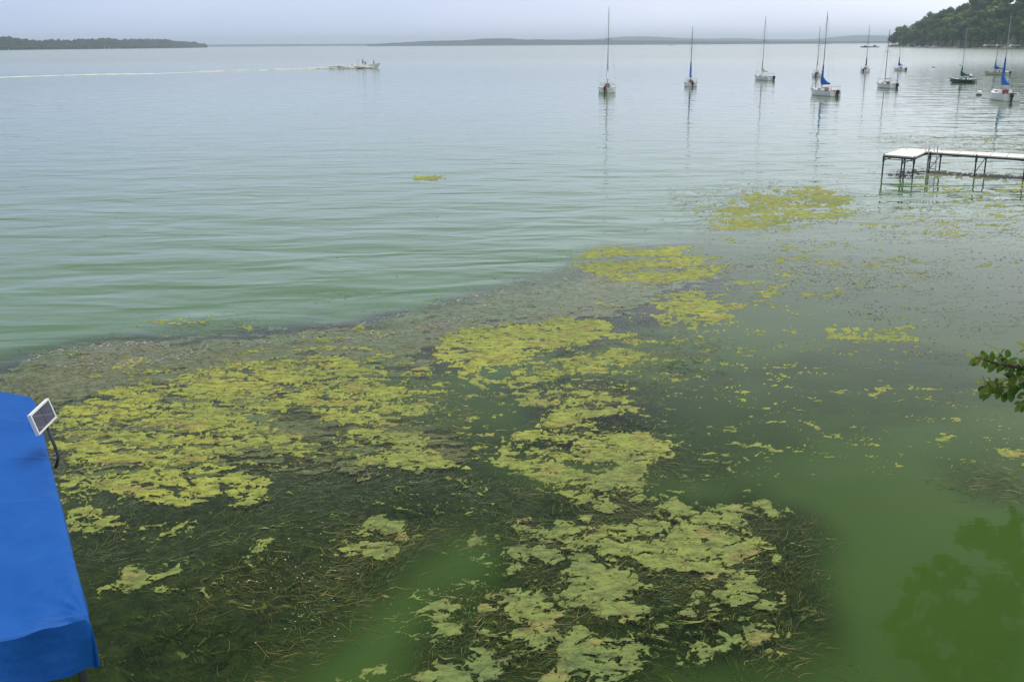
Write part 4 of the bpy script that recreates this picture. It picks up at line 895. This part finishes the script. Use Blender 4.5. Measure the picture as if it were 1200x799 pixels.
def person(loc, rz, lab, top, sit=False):
    t = empty('person', loc, rz); tag(t, lab, 'person')
    kz = .45 if sit else .90
    J = [(0, 0, kz), (0, 0, kz+.28), (0, .02, kz+.52), (0, .03, kz+.62), (0, .05, kz+.76)]; Rr = [.15, .13, .15, .055, .10]
    V = [Vector(v) for v in J]; E = [(0, 1), (1, 2), (2, 3), (3, 4)]; rad = list(Rr)
    for s in (-1, 1):
        i = len(V); V += [Vector((s*.2, .02, kz+.50)), Vector((s*.26, .16, kz+.28)), Vector((s*.2, .40, kz+.33)), Vector((s*.19, .48, kz+.35))]; rad += [.06, .045, .035, .04]; E += [(2, i), (i, i+1), (i+1, i+2), (i+2, i+3)]
        i = len(V)
        if sit: V += [Vector((s*.1, .02, kz-.03)), Vector((s*.12, .42, kz)), Vector((s*.12, .46, .08)), Vector((s*.12, .60, .04))]
        else: V += [Vector((s*.1, 0, kz-.06)), Vector((s*.11, .04, .48)), Vector((s*.11, 0, .08)), Vector((s*.11, .14, .04))]
        rad += [.09, .065, .045, .04]; E += [(0, i), (i, i+1), (i+1, i+2), (i+2, i+3)]
    me = bpy.data.meshes.new('body'); me.from_pydata(V, E, []); o = obj('body', me, M[top], t)
    sk = o.modifiers.new('skin', 'SKIN'); sv = me.skin_vertices[0].data
    for v, r_ in zip(sv, rad): v.radius = (r_, r_*.85)
    sv[0].use_root = True; o.modifiers.new('sub', 'SUBSURF').levels = 1; o.modifiers['sub'].render_levels = 1
    b = MB(); b.ball((0, .055, kz+.80), (.088, .102, .125), 12, 9); b.ball((0, .165, kz+.79), (.016, .025, .025), 6, 5)
    for s in (-1, 1): b.ball((s*.09, .05, kz+.79), (.015, .03, .035), 6, 5)
    b.build('head', M['skin'], t, True)
    b = MB(); b.ball((0, .03, kz+.84), (.097, .108, .11), 12, 8); b.build('hair', M['darkcloth'], t, True)
    for s in (-1, 1):
        b = MB(); hx = s*.19; b.ball((hx, .51, kz+.35), (.03, .045, .018), 8, 6)
        for f_ in range(4): b.tube([(hx-.022+.015*f_, .54, kz+.355), (hx-.022+.015*f_, .58, kz+.35), (hx-.022+.015*f_, .592, kz+.33)], .0075, 5)
        b.tube([(hx-s*.03, .50, kz+.35), (hx-s*.045, .54, kz+.335)], .009, 5); b.build('hand', M['skin'], t, True)
q = Vector((p.x, p.y, 0)); fw = Vector((math.cos(R(2)), math.sin(R(2)), 0))
person(q + fw*-.75 + Vector((0, 0, .42)), MH, 'person in dark clothing standing at the wheel of the speedboat', 'darkcloth')
person(q + fw*1.9 + Vector((0, 0, .55)), MH, 'person in dark clothing sitting in the bow of the speedboat', 'darkcloth', sit=True)
# wake: spray along the hull, a tapering white trail, then a long green streak
b = MB(); rg = random.Random(5)
for i in range(1500):
    t = rg.random()**1.3; x = 1.9-10.5*t; side = rg.choice((-1, -1, 1)); y = side*(.95+1.3*t*rg.random()+.1); z = max(.03, (1.0-.35*t)*rg.random()*min(1, t*3.2+.12)); r = rg.uniform(.10, .34)
    c = q+fw*x+Vector((0, y, z)); b.add([c+Vector((v.x*r*1.5, v.y*r, v.z*r*.6)) for v in ico_v], ico_f)
tag(b.build('bow_spray', M['foam']), 'white spray thrown up along the speedboat hull', 'spray', kind='stuff')
WK = [(428,80.5,4.0),(415,80.6,4.2),(400,80.6,3.4),(380,80.9,2.4),(350,81.6,1.6),(310,82.3,1.4),(270,83.3,1.3),(235,84.5,1.2)]
b = MB()
for i in range(3200):
    k = rg.random()**1.5*(len(WK)-1.001); j = int(k); t = k-j; a, c_ = WK[j], WK[j+1]; c = at(lerp(a[0], c_[0], t), lerp(a[1], c_[1], t)); w = lerp(a[2], c_[2], t)
    r = rg.uniform(.15, .6)*(.5+.5*w/4); z = rg.random()*.055*w**1.7+.02; c += Vector((rg.uniform(-.5, .5), rg.gauss(0, w*.33), z))
    b.add([c+Vector((v.x*r*2.2, v.y*r, v.z*r*.35)) for v in ico_v], ico_f)
tag(b.build('wake_foam', M['foam']), 'thin white foam trail behind the speedboat', 'wake', kind='stuff')
b = MB(); rows = []
WG = [(420,80.6),(380,81.0),(330,82.3),(280,83.6),(230,85.0),(180,86.8),(140,87.2),(100,87.8),(60,89.2),(0,91),(-60,92.6)]
pts = []
for i in range(len(WG)-1):
    for s in range(12): pts.append((lerp(WG[i][0], WG[i+1][0], s/12), lerp(WG[i][1], WG[i+1][1], s/12)))
for i, (x, y) in enumerate(pts):
    c = at(x, y); w = (2.2+i*.03)*(1+.35*math.sin(i*.9)+.3*rg.random()); rows.append([c+Vector((0, -w, .012)), c+Vector((0, 0, .05)), c+Vector((0, w, .012))])
b.loft(rows); tag(b.build('wake_streak', M['wakegreen'], smooth=True), 'long pale green streak left by the speedboat across the bay', 'wake', kind='stuff')

# ------------------------------------------------------------------ dock
DZ = .90; dk = empty('dock', at(1090, 176, 0)); tag(dk, 'white-decked roll-in dock on thin steel legs with an L-shaped end platform', 'dock'); do = dk.location
A = [at(1035.5, 181.2, DZ), at(1072, 184, DZ), at(1090, 175.7, DZ), at(1058.5, 173.6, DZ)]      # platform corners
def L3(p): return Vector(p)-do
def slab(b, c4, th):
    vs = [L3(c) for c in c4]; b.add(vs+[v-Vector((0, 0, th)) for v in vs], [(0, 1, 2, 3), (7, 6, 5, 4), (0, 4, 5, 1), (1, 5, 6, 2), (2, 6, 7, 3), (3, 7, 4, 0)])
for i in range(4):
    t0, t1 = i/4+.004, (i+1)/4-.004; b = MB()
    slab(b, [A[0].lerp(A[1], t0), A[0].lerp(A[1], t1), A[3].lerp(A[2], t1), A[3].lerp(A[2], t0)], .05); b.build('deck_panel', M['deck'], dk)
W0, W1, W2, W3 = at(1086, 177.3, DZ), at(1090.5, 175.5, DZ), at(1262, 183.5, DZ), at(1262, 189.3, DZ)
W0 = A[1].lerp(A[2], .72)
NW = 9
for i in range(NW):
    t0, t1 = i/NW+.002, (i+1)/NW-.002; b = MB(); slab(b, [W0.lerp(W3, t0)+Vector((0, 0, -.003)), W0.lerp(W3, t1)+Vector((0, 0, -.003)), W1.lerp(W2, t1)+Vector((0, 0, -.003)), W1.lerp(W2, t0)+Vector((0, 0, -.003))], .05); b.build('deck_panel', M['deck'], dk)
def beam(a, c, w=.04, h=.08, dz=-.05):
    b = MB(); a = L3(a)+Vector((0, 0, dz-h/2)); c = L3(c)+Vector((0, 0, dz-h/2)); d = (c-a); n = Vector((-d.y, d.x, 0)).normalized()*w/2; u = Vector((0, 0, h/2))
    b.add([a-n-u, a+n-u, a+n+u, a-n+u, c-n-u, c+n-u, c+n+u, c-n+u], [(3, 2, 1, 0), (4, 5, 6, 7), (0, 1, 5, 4), (1, 2, 6, 5), (2, 3, 7, 6), (3, 0, 4, 7)]); b.build('frame_beam', M['steel'], dk)
ins = lambda P, C, k=.03: P.lerp(C, k)
cen = (A[0]+A[2])/2
for i in range(4): beam(ins(A[i], cen), ins(A[(i+1) % 4], cen))
beam(W0+Vector((.05, .08, 0)), W3+Vector((0, .08, 0))); beam(W1+Vector((0, -.08, 0)), W2+Vector((0, -.08, 0)))
def leg(P, top=DZ, r=.032):
    b = MB(); q = L3(P); b.tube([(q.x, q.y, -1.0), (q.x, q.y, top+.02)], r, 7); b.tube([(q.x, q.y, top-.30), (q.x, q.y, top-.05)], r*1.5, 7); b.build('leg', M['steel'], dk)
def brace(P, Q, z0, z1):
    b = MB(); p_, q_ = L3(P), L3(Q); b.tube([(p_.x, p_.y, z0), (q_.x, q_.y, z1)], .018, 5); b.build('brace', M['steel'], dk)
l1 = ins(A[0], cen, .02); l2 = ins(A[1], cen, .02); l3 = ins(A[2], cen, .03); l4 = ins(A[3], cen, .05)
for q_ in (l1, l2, l3, l4): leg(q_)
m1 = l1.lerp(l4, .85); leg(m1+Vector((.25, 0, 0))); brace(l4, m1+Vector((.25, 0, 0)), .1, .6); brace(l1, l2, .72, .72); brace(l4, l3, .2, .75); brace(l1, l4, .65, .65)
for pa, pb in ((1096.5, 1107), (1152, 1159), (1208, 1215)):
    t = (pa-1090)/172; a = W0.lerp(W3, t)+Vector((0, .03, 0)); c = W1.lerp(W2, t)+Vector((.25, -.03, 0)); leg(a); leg(c); brace(a, c, .15, .7)
b = MB()
for px in (1092.3, 1103.0):
    f0 = L3(at(px, 181.2, .55)); f0 = L3(W0.lerp(W3, (px-1089)/172)) + Vector((0, .02, 0))
    b.tube([f0+Vector((0, -.02, -1.15-.0)), f0+Vector((0, -.02, .25)), f0+Vector((0, .05, .36)), f0+Vector((0, .28, .38)), f0+Vector((0, .33, .32)), f0+Vector((0, .33, 0))], .022, 6)
e1 = L3(W0.lerp(W3, (1092.3-1089)/172)); e2 = L3(W0.lerp(W3, (1103-1089)/172))
for z in (-1.0, -.72, -.45, -.18): b.tube([e1+Vector((0, -.0, z)), e2+Vector((0, -.0, z))], .022, 6)
b.build('ladder', M['whitecover'], dk)

# ------------------------------------------------------------------ blue boat-lift canopy
def tarp_mat():
    m, nt, b = mat('blue_vinyl'); b.inputs['Roughness'].default_value = .6; b.inputs['Specular IOR Level'].default_value = .18
    tc = N(nt, 'ShaderNodeTexCoord'); n1 = N(nt, 'ShaderNodeTexNoise', i_Scale=1.1, i_Detail=5.0, i_Roughness=.6); L(nt, tc.outputs['Object'], n1.inputs[0])
    cr = N(nt, 'ShaderNodeValToRGB'); L(nt, n1.outputs[0], cr.inputs[0]); cr.color_ramp.elements[0].position = .3; cr.color_ramp.elements[1].position = .75
    cr.color_ramp.elements[0].color = (.003, .078, .34, 1); cr.color_ramp.elements[1].color = (.006, .098, .40, 1); n5 = N(nt, 'ShaderNodeTexNoise', i_Scale=7.0, i_Detail=6.0, i_Roughness=.7); m5 = N(nt, 'ShaderNodeMapping'); m5.inputs['Scale'].default_value = (1, .35, 1); L(nt, tc.outputs['Object'], m5.inputs[0]); L(nt, m5.outputs[0], n5.inputs[0])
    r5 = N(nt, 'ShaderNodeMapRange'); L(nt, n5.outputs[0], r5.inputs[0]); r5.inputs[1].default_value = .55; r5.inputs[2].default_value = .8; r5.inputs[3].default_value = 0; r5.inputs[4].default_value = .35
    x5 = N(nt, 'ShaderNodeMix', data_type='RGBA'); L(nt, r5.outputs[0], x5.inputs[0]); L(nt, cr.outputs[0], x5.inputs[6]); x5.inputs[7].default_value = (.03, .16, .46, 1); L(nt, x5.outputs[2], b.inputs['Base Color'])   # pale weathering
    n2 = N(nt, 'ShaderNodeTexNoise', i_Scale=3.5, i_Detail=4.0); L(nt, tc.outputs['Object'], n2.inputs[0]); bp = N(nt, 'ShaderNodeBump', i_Strength=.7, i_Distance=.05); L(nt, n2.outputs[0], bp.inputs['Height']); L(nt, bp.outputs[0], b.inputs['Normal'])
    return m
M['tarp'] = tarp_mat()
CZ = 1.85
nc_, fc_ = at(103, 719, CZ), at(40, 463, CZ)          # near and far right corners of the roof
nl, fl_ = at(0, 757, CZ), at(0, 460.5, CZ)
side = (fc_-nc_); near_dir = (nl-nc_).normalized(); far_dir = (fl_-fc_).normalized()
WD = 2.9
cn = empty('boat_lift_canopy', (nc_.x-1.3, nc_.y+1.8, 0)); tag(cn, 'bright blue fabric boat-lift canopy on steel posts in the left foreground', 'boat canopy'); co = cn.location
nu, nv = 90, 240; V = []; cv = MB()
def roof(u, v):                                        # u 0..1 from right side to the left, v 0..1 near to far
    a = nc_ + near_dir*WD*u; c = fc_ + far_dir*WD*u
    c = Vector((fc_.x, fc_.y, CZ)).lerp(fc_ + (far_dir*.55+near_dir*.45).normalized()*WD, u) if False else c
    p = a.lerp(c, v)
    ridge_ = math.sin(min(u, 1)*PI)*.10; ribs = abs(math.sin(v*PI*5))**.7; p.z += ridge_ - .018*ribs*math.sin(u*PI)**.3
    p.z += .006*math.sin(u*23+v*7)*math.sin(v*31)
    cd = math.hypot(u*WD, v*side.length); ang_ = math.atan2(u*WD, v*side.length+.01)           # wrinkles fanning out of the near corner
    p.z += .016*math.exp(-cd/.45)*math.sin(ang_*17)*min(1, cd/.12) + .007*math.exp(-v*side.length/.35)*math.sin(u*WD*21+2*math.sin(u*9))
    for sv_ in (.2, .4, .6, .8):                                                                   # welded seams over the frame ribs
        p.z += .006*math.exp(-((v-sv_)*side.length/.022)**2)
    # rounded roof edge
    for d_, rr in ((u*WD, .08), (v*side.length, .08), ((1-v)*side.length, .10)):
        if d_ < rr: p.z -= rr*.45*(1-math.sqrt(max(0, 1-(1-d_/rr)**2)))
    # rounded far corner in plan
    dv, du = (1-v)*side.length, u*WD
    if dv < .22 and du < .22:
        ex, ey = .22-du, .22-dv; dd_ = math.hypot(ex, ey)
        if dd_ > .22: p += (-side.normalized()*(ey*(1-.22/dd_)) + near_dir*(ex*(1-.22/dd_)))
    return p
us_ = sorted(set([0, .008, .018, .03, .045]+[i/nu for i in range(nu+1)])); vs_ = sorted(set([0, .006, .014, .022, .97, .98, .99, .995]+[i/nv for i in range(nv+1)]))
G = [[roof(u, v)-co for u in us_] for v in vs_]; b = MB(); b.loft(G)
b.build('roof_fabric', M['tarp'], cn, True)
def skirt(path, outs, depth, name, seed, flare=.14, nz=9):
    rg = random.Random(seed); rows = []
    for k in range(nz):
        t = k/(nz-1); row = []
        for i, (p, o_) in enumerate(zip(path, outs)):
            s_ = i/len(path)*8; fold = (.06*math.sin(s_*4.1+1.5*math.sin(s_*2.3)+t)+.022*math.sin(s_*9.7-2*t))*t**.8
            dp = depth*(1+.05*math.sin(s_*3.3)); q = Vector(p)-co + o_*(flare*t**.8+fold)+Vector((0, 0, -dp*t)); row.append(q)
        rows.append(row)
    b = MB(); b.loft(rows); b.build(name, M['tarp'], cn, True)
nout = Vector((-near_dir.y, near_dir.x, 0)); nout = nout if nout.dot(-side) > 0 else -nout
sout = Vector((side.y, -side.x, 0)).normalized()
path = [roof(0, v) for v in np.linspace(1, .03, 70)]; outs = [sout*.25 for _ in path]
ncor = 10
path += [roof(0, 0)]*ncor; outs += [(sout*(1-i/(ncor-1)*1.0)*.5+nout*(i/(ncor-1)+.05)).normalized()*lerp(.6, 1, i/(ncor-1)) for i in range(ncor)]
path += [roof(u, 0) for u in np.linspace(.012, 1, 80)]; outs += [nout*1.0]*80
skirt(path, outs, .34, 'skirt_fabric', 3, .085)
fo_ = [roof(u, 1) for u in np.linspace(0, 1, 40)]; skirt(fo_, [-nout]*40, .34, 'skirt_fabric', 4, .05)
b = MB(); b.tube([roof(0, v)-co+near_dir*.06+Vector((0, 0, -.075)) for v in (.02, .25, .5, .75, .97)], .02, 6); b.tube([roof(u, .01)-co+Vector((0, 0, -.035)) for u in (.02, .3, .6, .98)], .02, 6); b.tube([roof(1, v)-co+Vector((0, 0, -.05)) for v in (.02, .5, .97)], .02, 6); b.build('roof_frame', M['galv'], cn)
for u, v in ((.03, .02), (.97, .02), (.05, .93), (.97, .93)):
    q = roof(u, v)-co; b = MB(); b.tube([(q.x, q.y, -1.2), (q.x, q.y, q.z-.05)], .03, 8); b.build('post', M['steel'], cn)
for vv in (.05, .93):
    a = roof(.03, vv)-co; c = roof(.97, vv)-co; b = MB(); b.tube([(a.x, a.y, .35), (c.x, c.y, .35)], .04, 6); b.build('crossbeam', M['galv'], cn)

# solar panel on its bent pole beside the canopy
def solar_mat():
    m, nt, b = mat('solar_cells'); b.inputs['Roughness'].default_value = .25; b.inputs['Base Color'].default_value = (.05, .055, .10, 1)
    tc = N(nt, 'ShaderNodeTexCoord'); br = N(nt, 'ShaderNodeTexBrick', offset=0.0); br.inputs['Scale'].default_value = 1.0; br.inputs['Brick Width'].default_value = .030; br.inputs['Row Height'].default_value = .030; br.inputs['Mortar Size'].default_value = .0012
    br.inputs['Color1'].default_value = (.045, .05, .10, 1); br.inputs['Color2'].default_value = (.055, .06, .12, 1); br.inputs['Mortar'].default_value = (.16, .16, .22, 1); L(nt, tc.outputs['Object'], br.inputs[0]); L(nt, br.outputs[0], b.inputs['Base Color']); return m
base = at(66, 546, CZ-.10); Ysp = base.y+.02
spc = atY(50.2, 488, Ysp+.05)
sp = empty('solar_panel', base); tag(sp, 'small white-framed solar panel on a bent pole at the edge of the blue canopy', 'solar panel')
e1v = Vector((-.085, .996, 0)).normalized(); e2v = Vector((.996*.27, .085*.27, -1)).normalized(); nrm = e1v.cross(e2v); nrm = nrm if nrm.dot(Vector((0, 0, CH))-spc) > 0 else -nrm
PW, PH = .46, .205; PW *= 1.0
def pnl(a, c, n_): return (spc-base) + e1v*a + e2v*c + nrm*n_
def pbox(name, a0, a1, c0, c1, n0, n1, m_, par):
    b = MB(); vs = [pnl(a, c, n_) for n_ in (n0, n1) for a, c in ((a0, c0), (a1, c0), (a1, c1), (a0, c1))]
    b.add(vs, [(0, 1, 2, 3), (7, 6, 5, 4), (0, 4, 5, 1), (1, 5, 6, 2), (2, 6, 7, 3), (3, 7, 4, 0)]); return b.build(name, m_, par)
fr_ = pbox('frame', -PW/2, PW/2, -PH/2, PH/2, -.02, 0, M['white'], sp)
for a0, a1, c0, c1 in ((-PW/2, PW/2, -PH/2, -PH/2+.016), (-PW/2, PW/2, PH/2-.016, PH/2), (-PW/2, -PW/2+.02, -PH/2+.016, PH/2-.016), (PW/2-.02, PW/2, -PH/2+.016, PH/2-.016)):
    pbox('frame_bar', a0, a1, c0, c1, .001, .012, M['white'], fr_)
sm = solar_mat()
for s in (-1, 1): pbox('solar_cell', *((-PW/2+.022, -.004) if s < 0 else (.004, PW/2-.022)), -PH/2+.018, PH/2-.018, .002, .006, sm, sp)
pbox('junction_box', .10, .2, -.05, .05, -.05, -.022, M['concrete'], sp)
b = MB(); pa = pnl(.08, PH*.3, -.04); pm = atY(68.3, 533, Ysp)-base; b.tube([pa, pa.lerp(pm, .5), pm, pm+Vector((-.01, -.0, -.05)), Vector((-.01, 0, -.02))], .015, 8); b.build('pole', M['steel'], sp, True)

# ------------------------------------------------------------------ leafy branch entering from the right, on its own tree
BY = 4.5
def leaf(b, p, d, n_, ln, w, mi=0):
    d = d.normalized(); s = d.cross(n_).normalized(); n2 = s.cross(d)
    out = []
    for t, k in ((0, 0), (.18, .55), (.42, 1), (.68, .85), (.88, .45), (1, .0)): out.append((t, k))
    vs = []
    for t, k in out:
        c = p + d*ln*t - n2*ln*.10*t*t
        if k == 0: vs.append((c,))
        else: vs.append((c+s*w/2*k+n2*w*.12*k, c, c-s*w/2*k+n2*w*.12*k))
    flat = []; idx = []
    for r_ in vs: idx.append(list(range(len(flat), len(flat)+len(r_)))); flat += list(r_)
    fs = [(idx[0][0], idx[1][0], idx[1][1]), (idx[0][0], idx[1][1], idx[1][2])]
    for i in range(1, 4): fs += [(idx[i][0], idx[i+1][0], idx[i+1][1], idx[i][1]), (idx[i][1], idx[i+1][1], idx[i+1][2], idx[i][2])]
    fs += [(idx[4][0], idx[5][0], idx[4][1]), (idx[4][1], idx[5][0], idx[4][2])]
    b.add(flat, fs, mi)
br0 = Vector((5.6, 4.4, 0)); bt = empty('leafy_tree', br0); tag(bt, 'small shore tree reaching a leafy green branch in from the right edge', 'tree')
def BL(p): return Vector(p)-br0
b = MB(); b.tube([(0, 0, -.6), (.05, 0, 1.5), (-.02, .05, 3.2), (.1, 0, 5.2), (.0, .1, 7.5)], [.16, .14, .11, .08, .03], 10); b.build('trunk', M['bark'], bt, True)
twigs = [[(5.55, 4.45, 4.3), (4.2, 4.5, 4.25), (3.2, 4.5, 4.08)] , ]
def P(px, py, dy=0): return atY(px, py, BY+dy)
T1 = [Vector((5.6, 4.42, 4.35)), Vector((4.2, 4.48, 4.22)), P(1240, 432), P(1200, 430), P(1180, 428), P(1165, 425, -.03), P(1152, 421, -.05), P(1143, 418.5, -.06)]
T2 = [P(1240, 432), P(1215, 443, .03), P(1195, 450, .03), P(1180, 454, .02), P(1165, 453, 0), P(1153, 450, -.02)]
T3 = [P(1180, 428), P(1178, 420), P(1172, 414)]
T4 = [P(1240, 432), P(1218, 420, .1), P(1202, 408, .12)]
T5 = [P(1215, 443, .03), P(1208, 465, 0), P(1199, 473, 0)]
T6 = [P(1195, 450, .03), P(1180, 456, .04), P(1168, 461, .05), P(1155, 459, .05)]
T7 = [P(1200, 430), P(1190, 440), P(1182, 443)]
for T, r0 in ((T1, .02), (T2, .006), (T3, .003), (T4, .006), (T5, .004), (T6, .003), (T7, .003)):
    b = MB(); b.tube([BL(v) for v in T], [max(.0016, r0*(1-i/(len(T)))) for i in range(len(T))], 6); b.build('branch', M['bark'], bt, True)
rg = random.Random(12); lm = None; nleafs = 0
leafmeshes = []
for v_ in range(4):
    b = MB(); leaf(b, Vector((0, 0, 0)), Vector((1, 0, 0)), Vector((0, 0, 1)), .052+.006*v_, .032+.003*v_); me = bpy.data.meshes.new('leaf'); me.from_pydata(b.v, [], b.f); me.update(); me.polygons.foreach_set('use_smooth', [True]*len(me.polygons))
    me.materials.append(M['leaf_tip' if v_ == 3 else 'leaf_near']); leafmeshes.append(me)
def put_leaf(p, d, n_, s, me):
    d = d.normalized(); y = n_.cross(d).normalized(); z = d.cross(y); mt = Matrix((d, y, z)).transposed().to_4x4()
    o = bpy.data.objects.new('leaf', me); COL.objects.link(o); o.parent = bt; o.matrix_local = Matrix.Translation(BL(p)) @ mt @ Matrix.Scale(s, 4)
tocam = (Vector((0, 0, CH))-P(1170, 430)).normalized()
for T, start in ((T1, 2.0), (T2, .3), (T3, .2), (T4, .2), (T5, .3), (T6, .2), (T7, .2)):
    k = start
    while k < len(T)-1:
        j = int(k); t = k-j; p_ = T[j].lerp(T[j+1], t); dr = (T[j+1]-T[j]).normalized()
        for s in (-1, 1):
            n_ = (Vector((0, 0, 1))*.9+tocam*.6+Vector((rg.uniform(-.7, .7), rg.uniform(-.6, .6), rg.uniform(-.2, .5)))).normalized()
            sd_ = dr.cross(tocam).normalized()*s; d = dr*rg.uniform(.2, 1.0)+sd_*rg.uniform(.5, 1.1)+Vector((0, rg.uniform(-.4, .4), -.15))
            tipp = k > len(T)-2.2 and rg.random() < .35
            put_leaf(p_+Vector((rg.uniform(-.006, .006), rg.uniform(-.03, .03), 0)), d, n_, rg.uniform(.6, 1.0)*(1.0 if not tipp else .8), leafmeshes[3 if tipp else rg.randrange(3)])
        k += rg.uniform(.14, .24)*(.045/max(.02, (T[j+1]-T[j]).length))*2.1 if j > 1 or T is not T1 else .1
    put_leaf(T[-1], (T[-1]-T[-2]), (Vector((0, 0, 1))+tocam*.4).normalized(), .8, leafmeshes[3])
b = MB()                                                    # rest of the crown, above and out of the frame
for i in range(2600):
    a = rg.uniform(0, 6.28); q_ = rg.random()**.5*1.7; p_ = Vector((1.1+math.cos(a)*q_*.9, math.sin(a)*q_*.8-.6, rg.uniform(6.0, 8.2)-.15*q_)); leaf(b, p_, Vector((rg.uniform(-1, 1), rg.uniform(-1, 1), rg.uniform(-.6, .2))), Vector((rg.uniform(-.5, .5), rg.uniform(-.5, .5), 1)), .07, .045)
cr_ = b.build('crown', M['leaf_near'], bt); cr_['kind'] = 'stuff'

# ------------------------------------------------------------------ big shore tree outside the right edge (its reflection lies on the near water)
TD = 28.5
def mirror_dir(px, py):
    d = ray(px, py); return Vector((d.x, d.y, -d.z))
def crown_pt(px, py, D):                                   # where a crown seen mirrored at this spot must hang
    d = mirror_dir(px, py); k = D/math.hypot(d.x, d.y); return Vector((d.x*k, d.y*k, -CH+d.z*k))
tb = Vector((19.5, 21.5, 0)); bt2 = empty('overhanging_tree', tb); tag(bt2, 'big leafy shore tree leaning over the water, seen as dark reflection', 'tree')
b = MB(); hub = Vector((17.5, 20.5, 8)); b.tube([(0, 0, -1.0), (-.3, -.2, 3), Vector(hub)-tb], [.45, .36, .26], 10); b.build('trunk', M['bark'], bt2, True)
blobs = [(1145, 632, .5, .5), (1175, 629, .55, .5), (1200, 626, .7, .6), (1235, 640, 1., .8), (1195, 656, .4, .3), (1215, 665, .5, .4), (1108, 660, .35, .25), (1086, 668, .28, .18), (1122, 676, .3, .2), (1074, 687, .3, .2), (1100, 690, .3, .2),
         (1160, 705, .6, .6), (1195, 700, .8, .8), (1130, 715, .5, .5), (1100, 722, .45, .4), (1065, 712, .35, .25), (1050, 735, .35, .25), (1056, 765, .4, .3), (1080, 745, .5, .4), (1120, 745, .7, .7), (1160, 745, .9, 1), (1200, 750, 1.1, 1.2), (1090, 785, .65, .6), (1130, 790, .9, .9), (1180, 795, 1.1, 1.2),
         (1250, 700, 1.2, 1), (1260, 780, 1.6, 1.4), (1110, 830, 1, 1), (1200, 850, 1.7, 1.5), (1140, 880, 1.5, 1.3), (1320, 740, 2, 1.6), (1300, 850, 2.2, 1.8), (1220, 930, 2.2, 1.8), (1320, 650, 1.6, 1.2), (1400, 800, 2.4, 1.8)]
b = MB(); rg = random.Random(21); limbs = MB()
for px, py, s, w_ in blobs:
    D = TD+rg.uniform(-1.5, 1.5); c = crown_pt(px, py, D); limbs.tube([hub-tb, (hub.lerp(c, .5)+Vector((0, 0, -.4)))-tb, c-tb], [.09, .05, .015], 5)
    s *= .9
    subs = [Vector((rg.gauss(0, 1), rg.gauss(0, 1), rg.gauss(0, 1))).normalized()*s*rg.random()**.5 for _ in range(int(4+5*w_))]
    for q_ in subs: limbs.tube([c-tb, c+q_-tb], [.015, .006], 4)
    for i in range(int(330*w_)):
        v = rg.choice(subs) + Vector((rg.gauss(0, .14), rg.gauss(0, .14), rg.gauss(0, .12)))*(.6+.5*s); p_ = c+v-tb; n_ = Vector((rg.uniform(-1, 1), rg.uniform(-1, 1), rg.uniform(.1, 1))).normalized(); u = n_.orthogonal().normalized(); w2 = n_.cross(u); r_ = rg.uniform(.09, .2)
        b.add([p_+u*r_, p_+w2*r_*.6, p_-u*r_, p_-w2*r_*.6], [(0, 1, 2, 3)])
limbs.build('limbs', M['bark'], bt2); c_ = b.build('crown', M['leaf_shore'], bt2); c_['kind'] = 'stuff'

# ------------------------------------------------------------------ haze
hz = MB(); hz.box((0, 0, 49.0), (28400, 28400, 102)); 
HAZE = bpy.data.materials.new('haze'); HAZE.use_nodes = True; nt = HAZE.node_tree; nt.nodes.clear()
out = N(nt, 'ShaderNodeOutputMaterial'); pv = N(nt, 'ShaderNodeVolumePrincipled'); pv.inputs['Density'].default_value = 1.45e-4; pv.inputs['Anisotropy'].default_value = .2; pv.inputs['Color'].default_value = (.72, .81, 1.0, 1); L(nt, pv.outputs[0], out.inputs['Volume'])
ho = hz.build('haze', HAZE); tag(ho, 'pale blue summer haze over the lake', 'haze', kind='stuff')
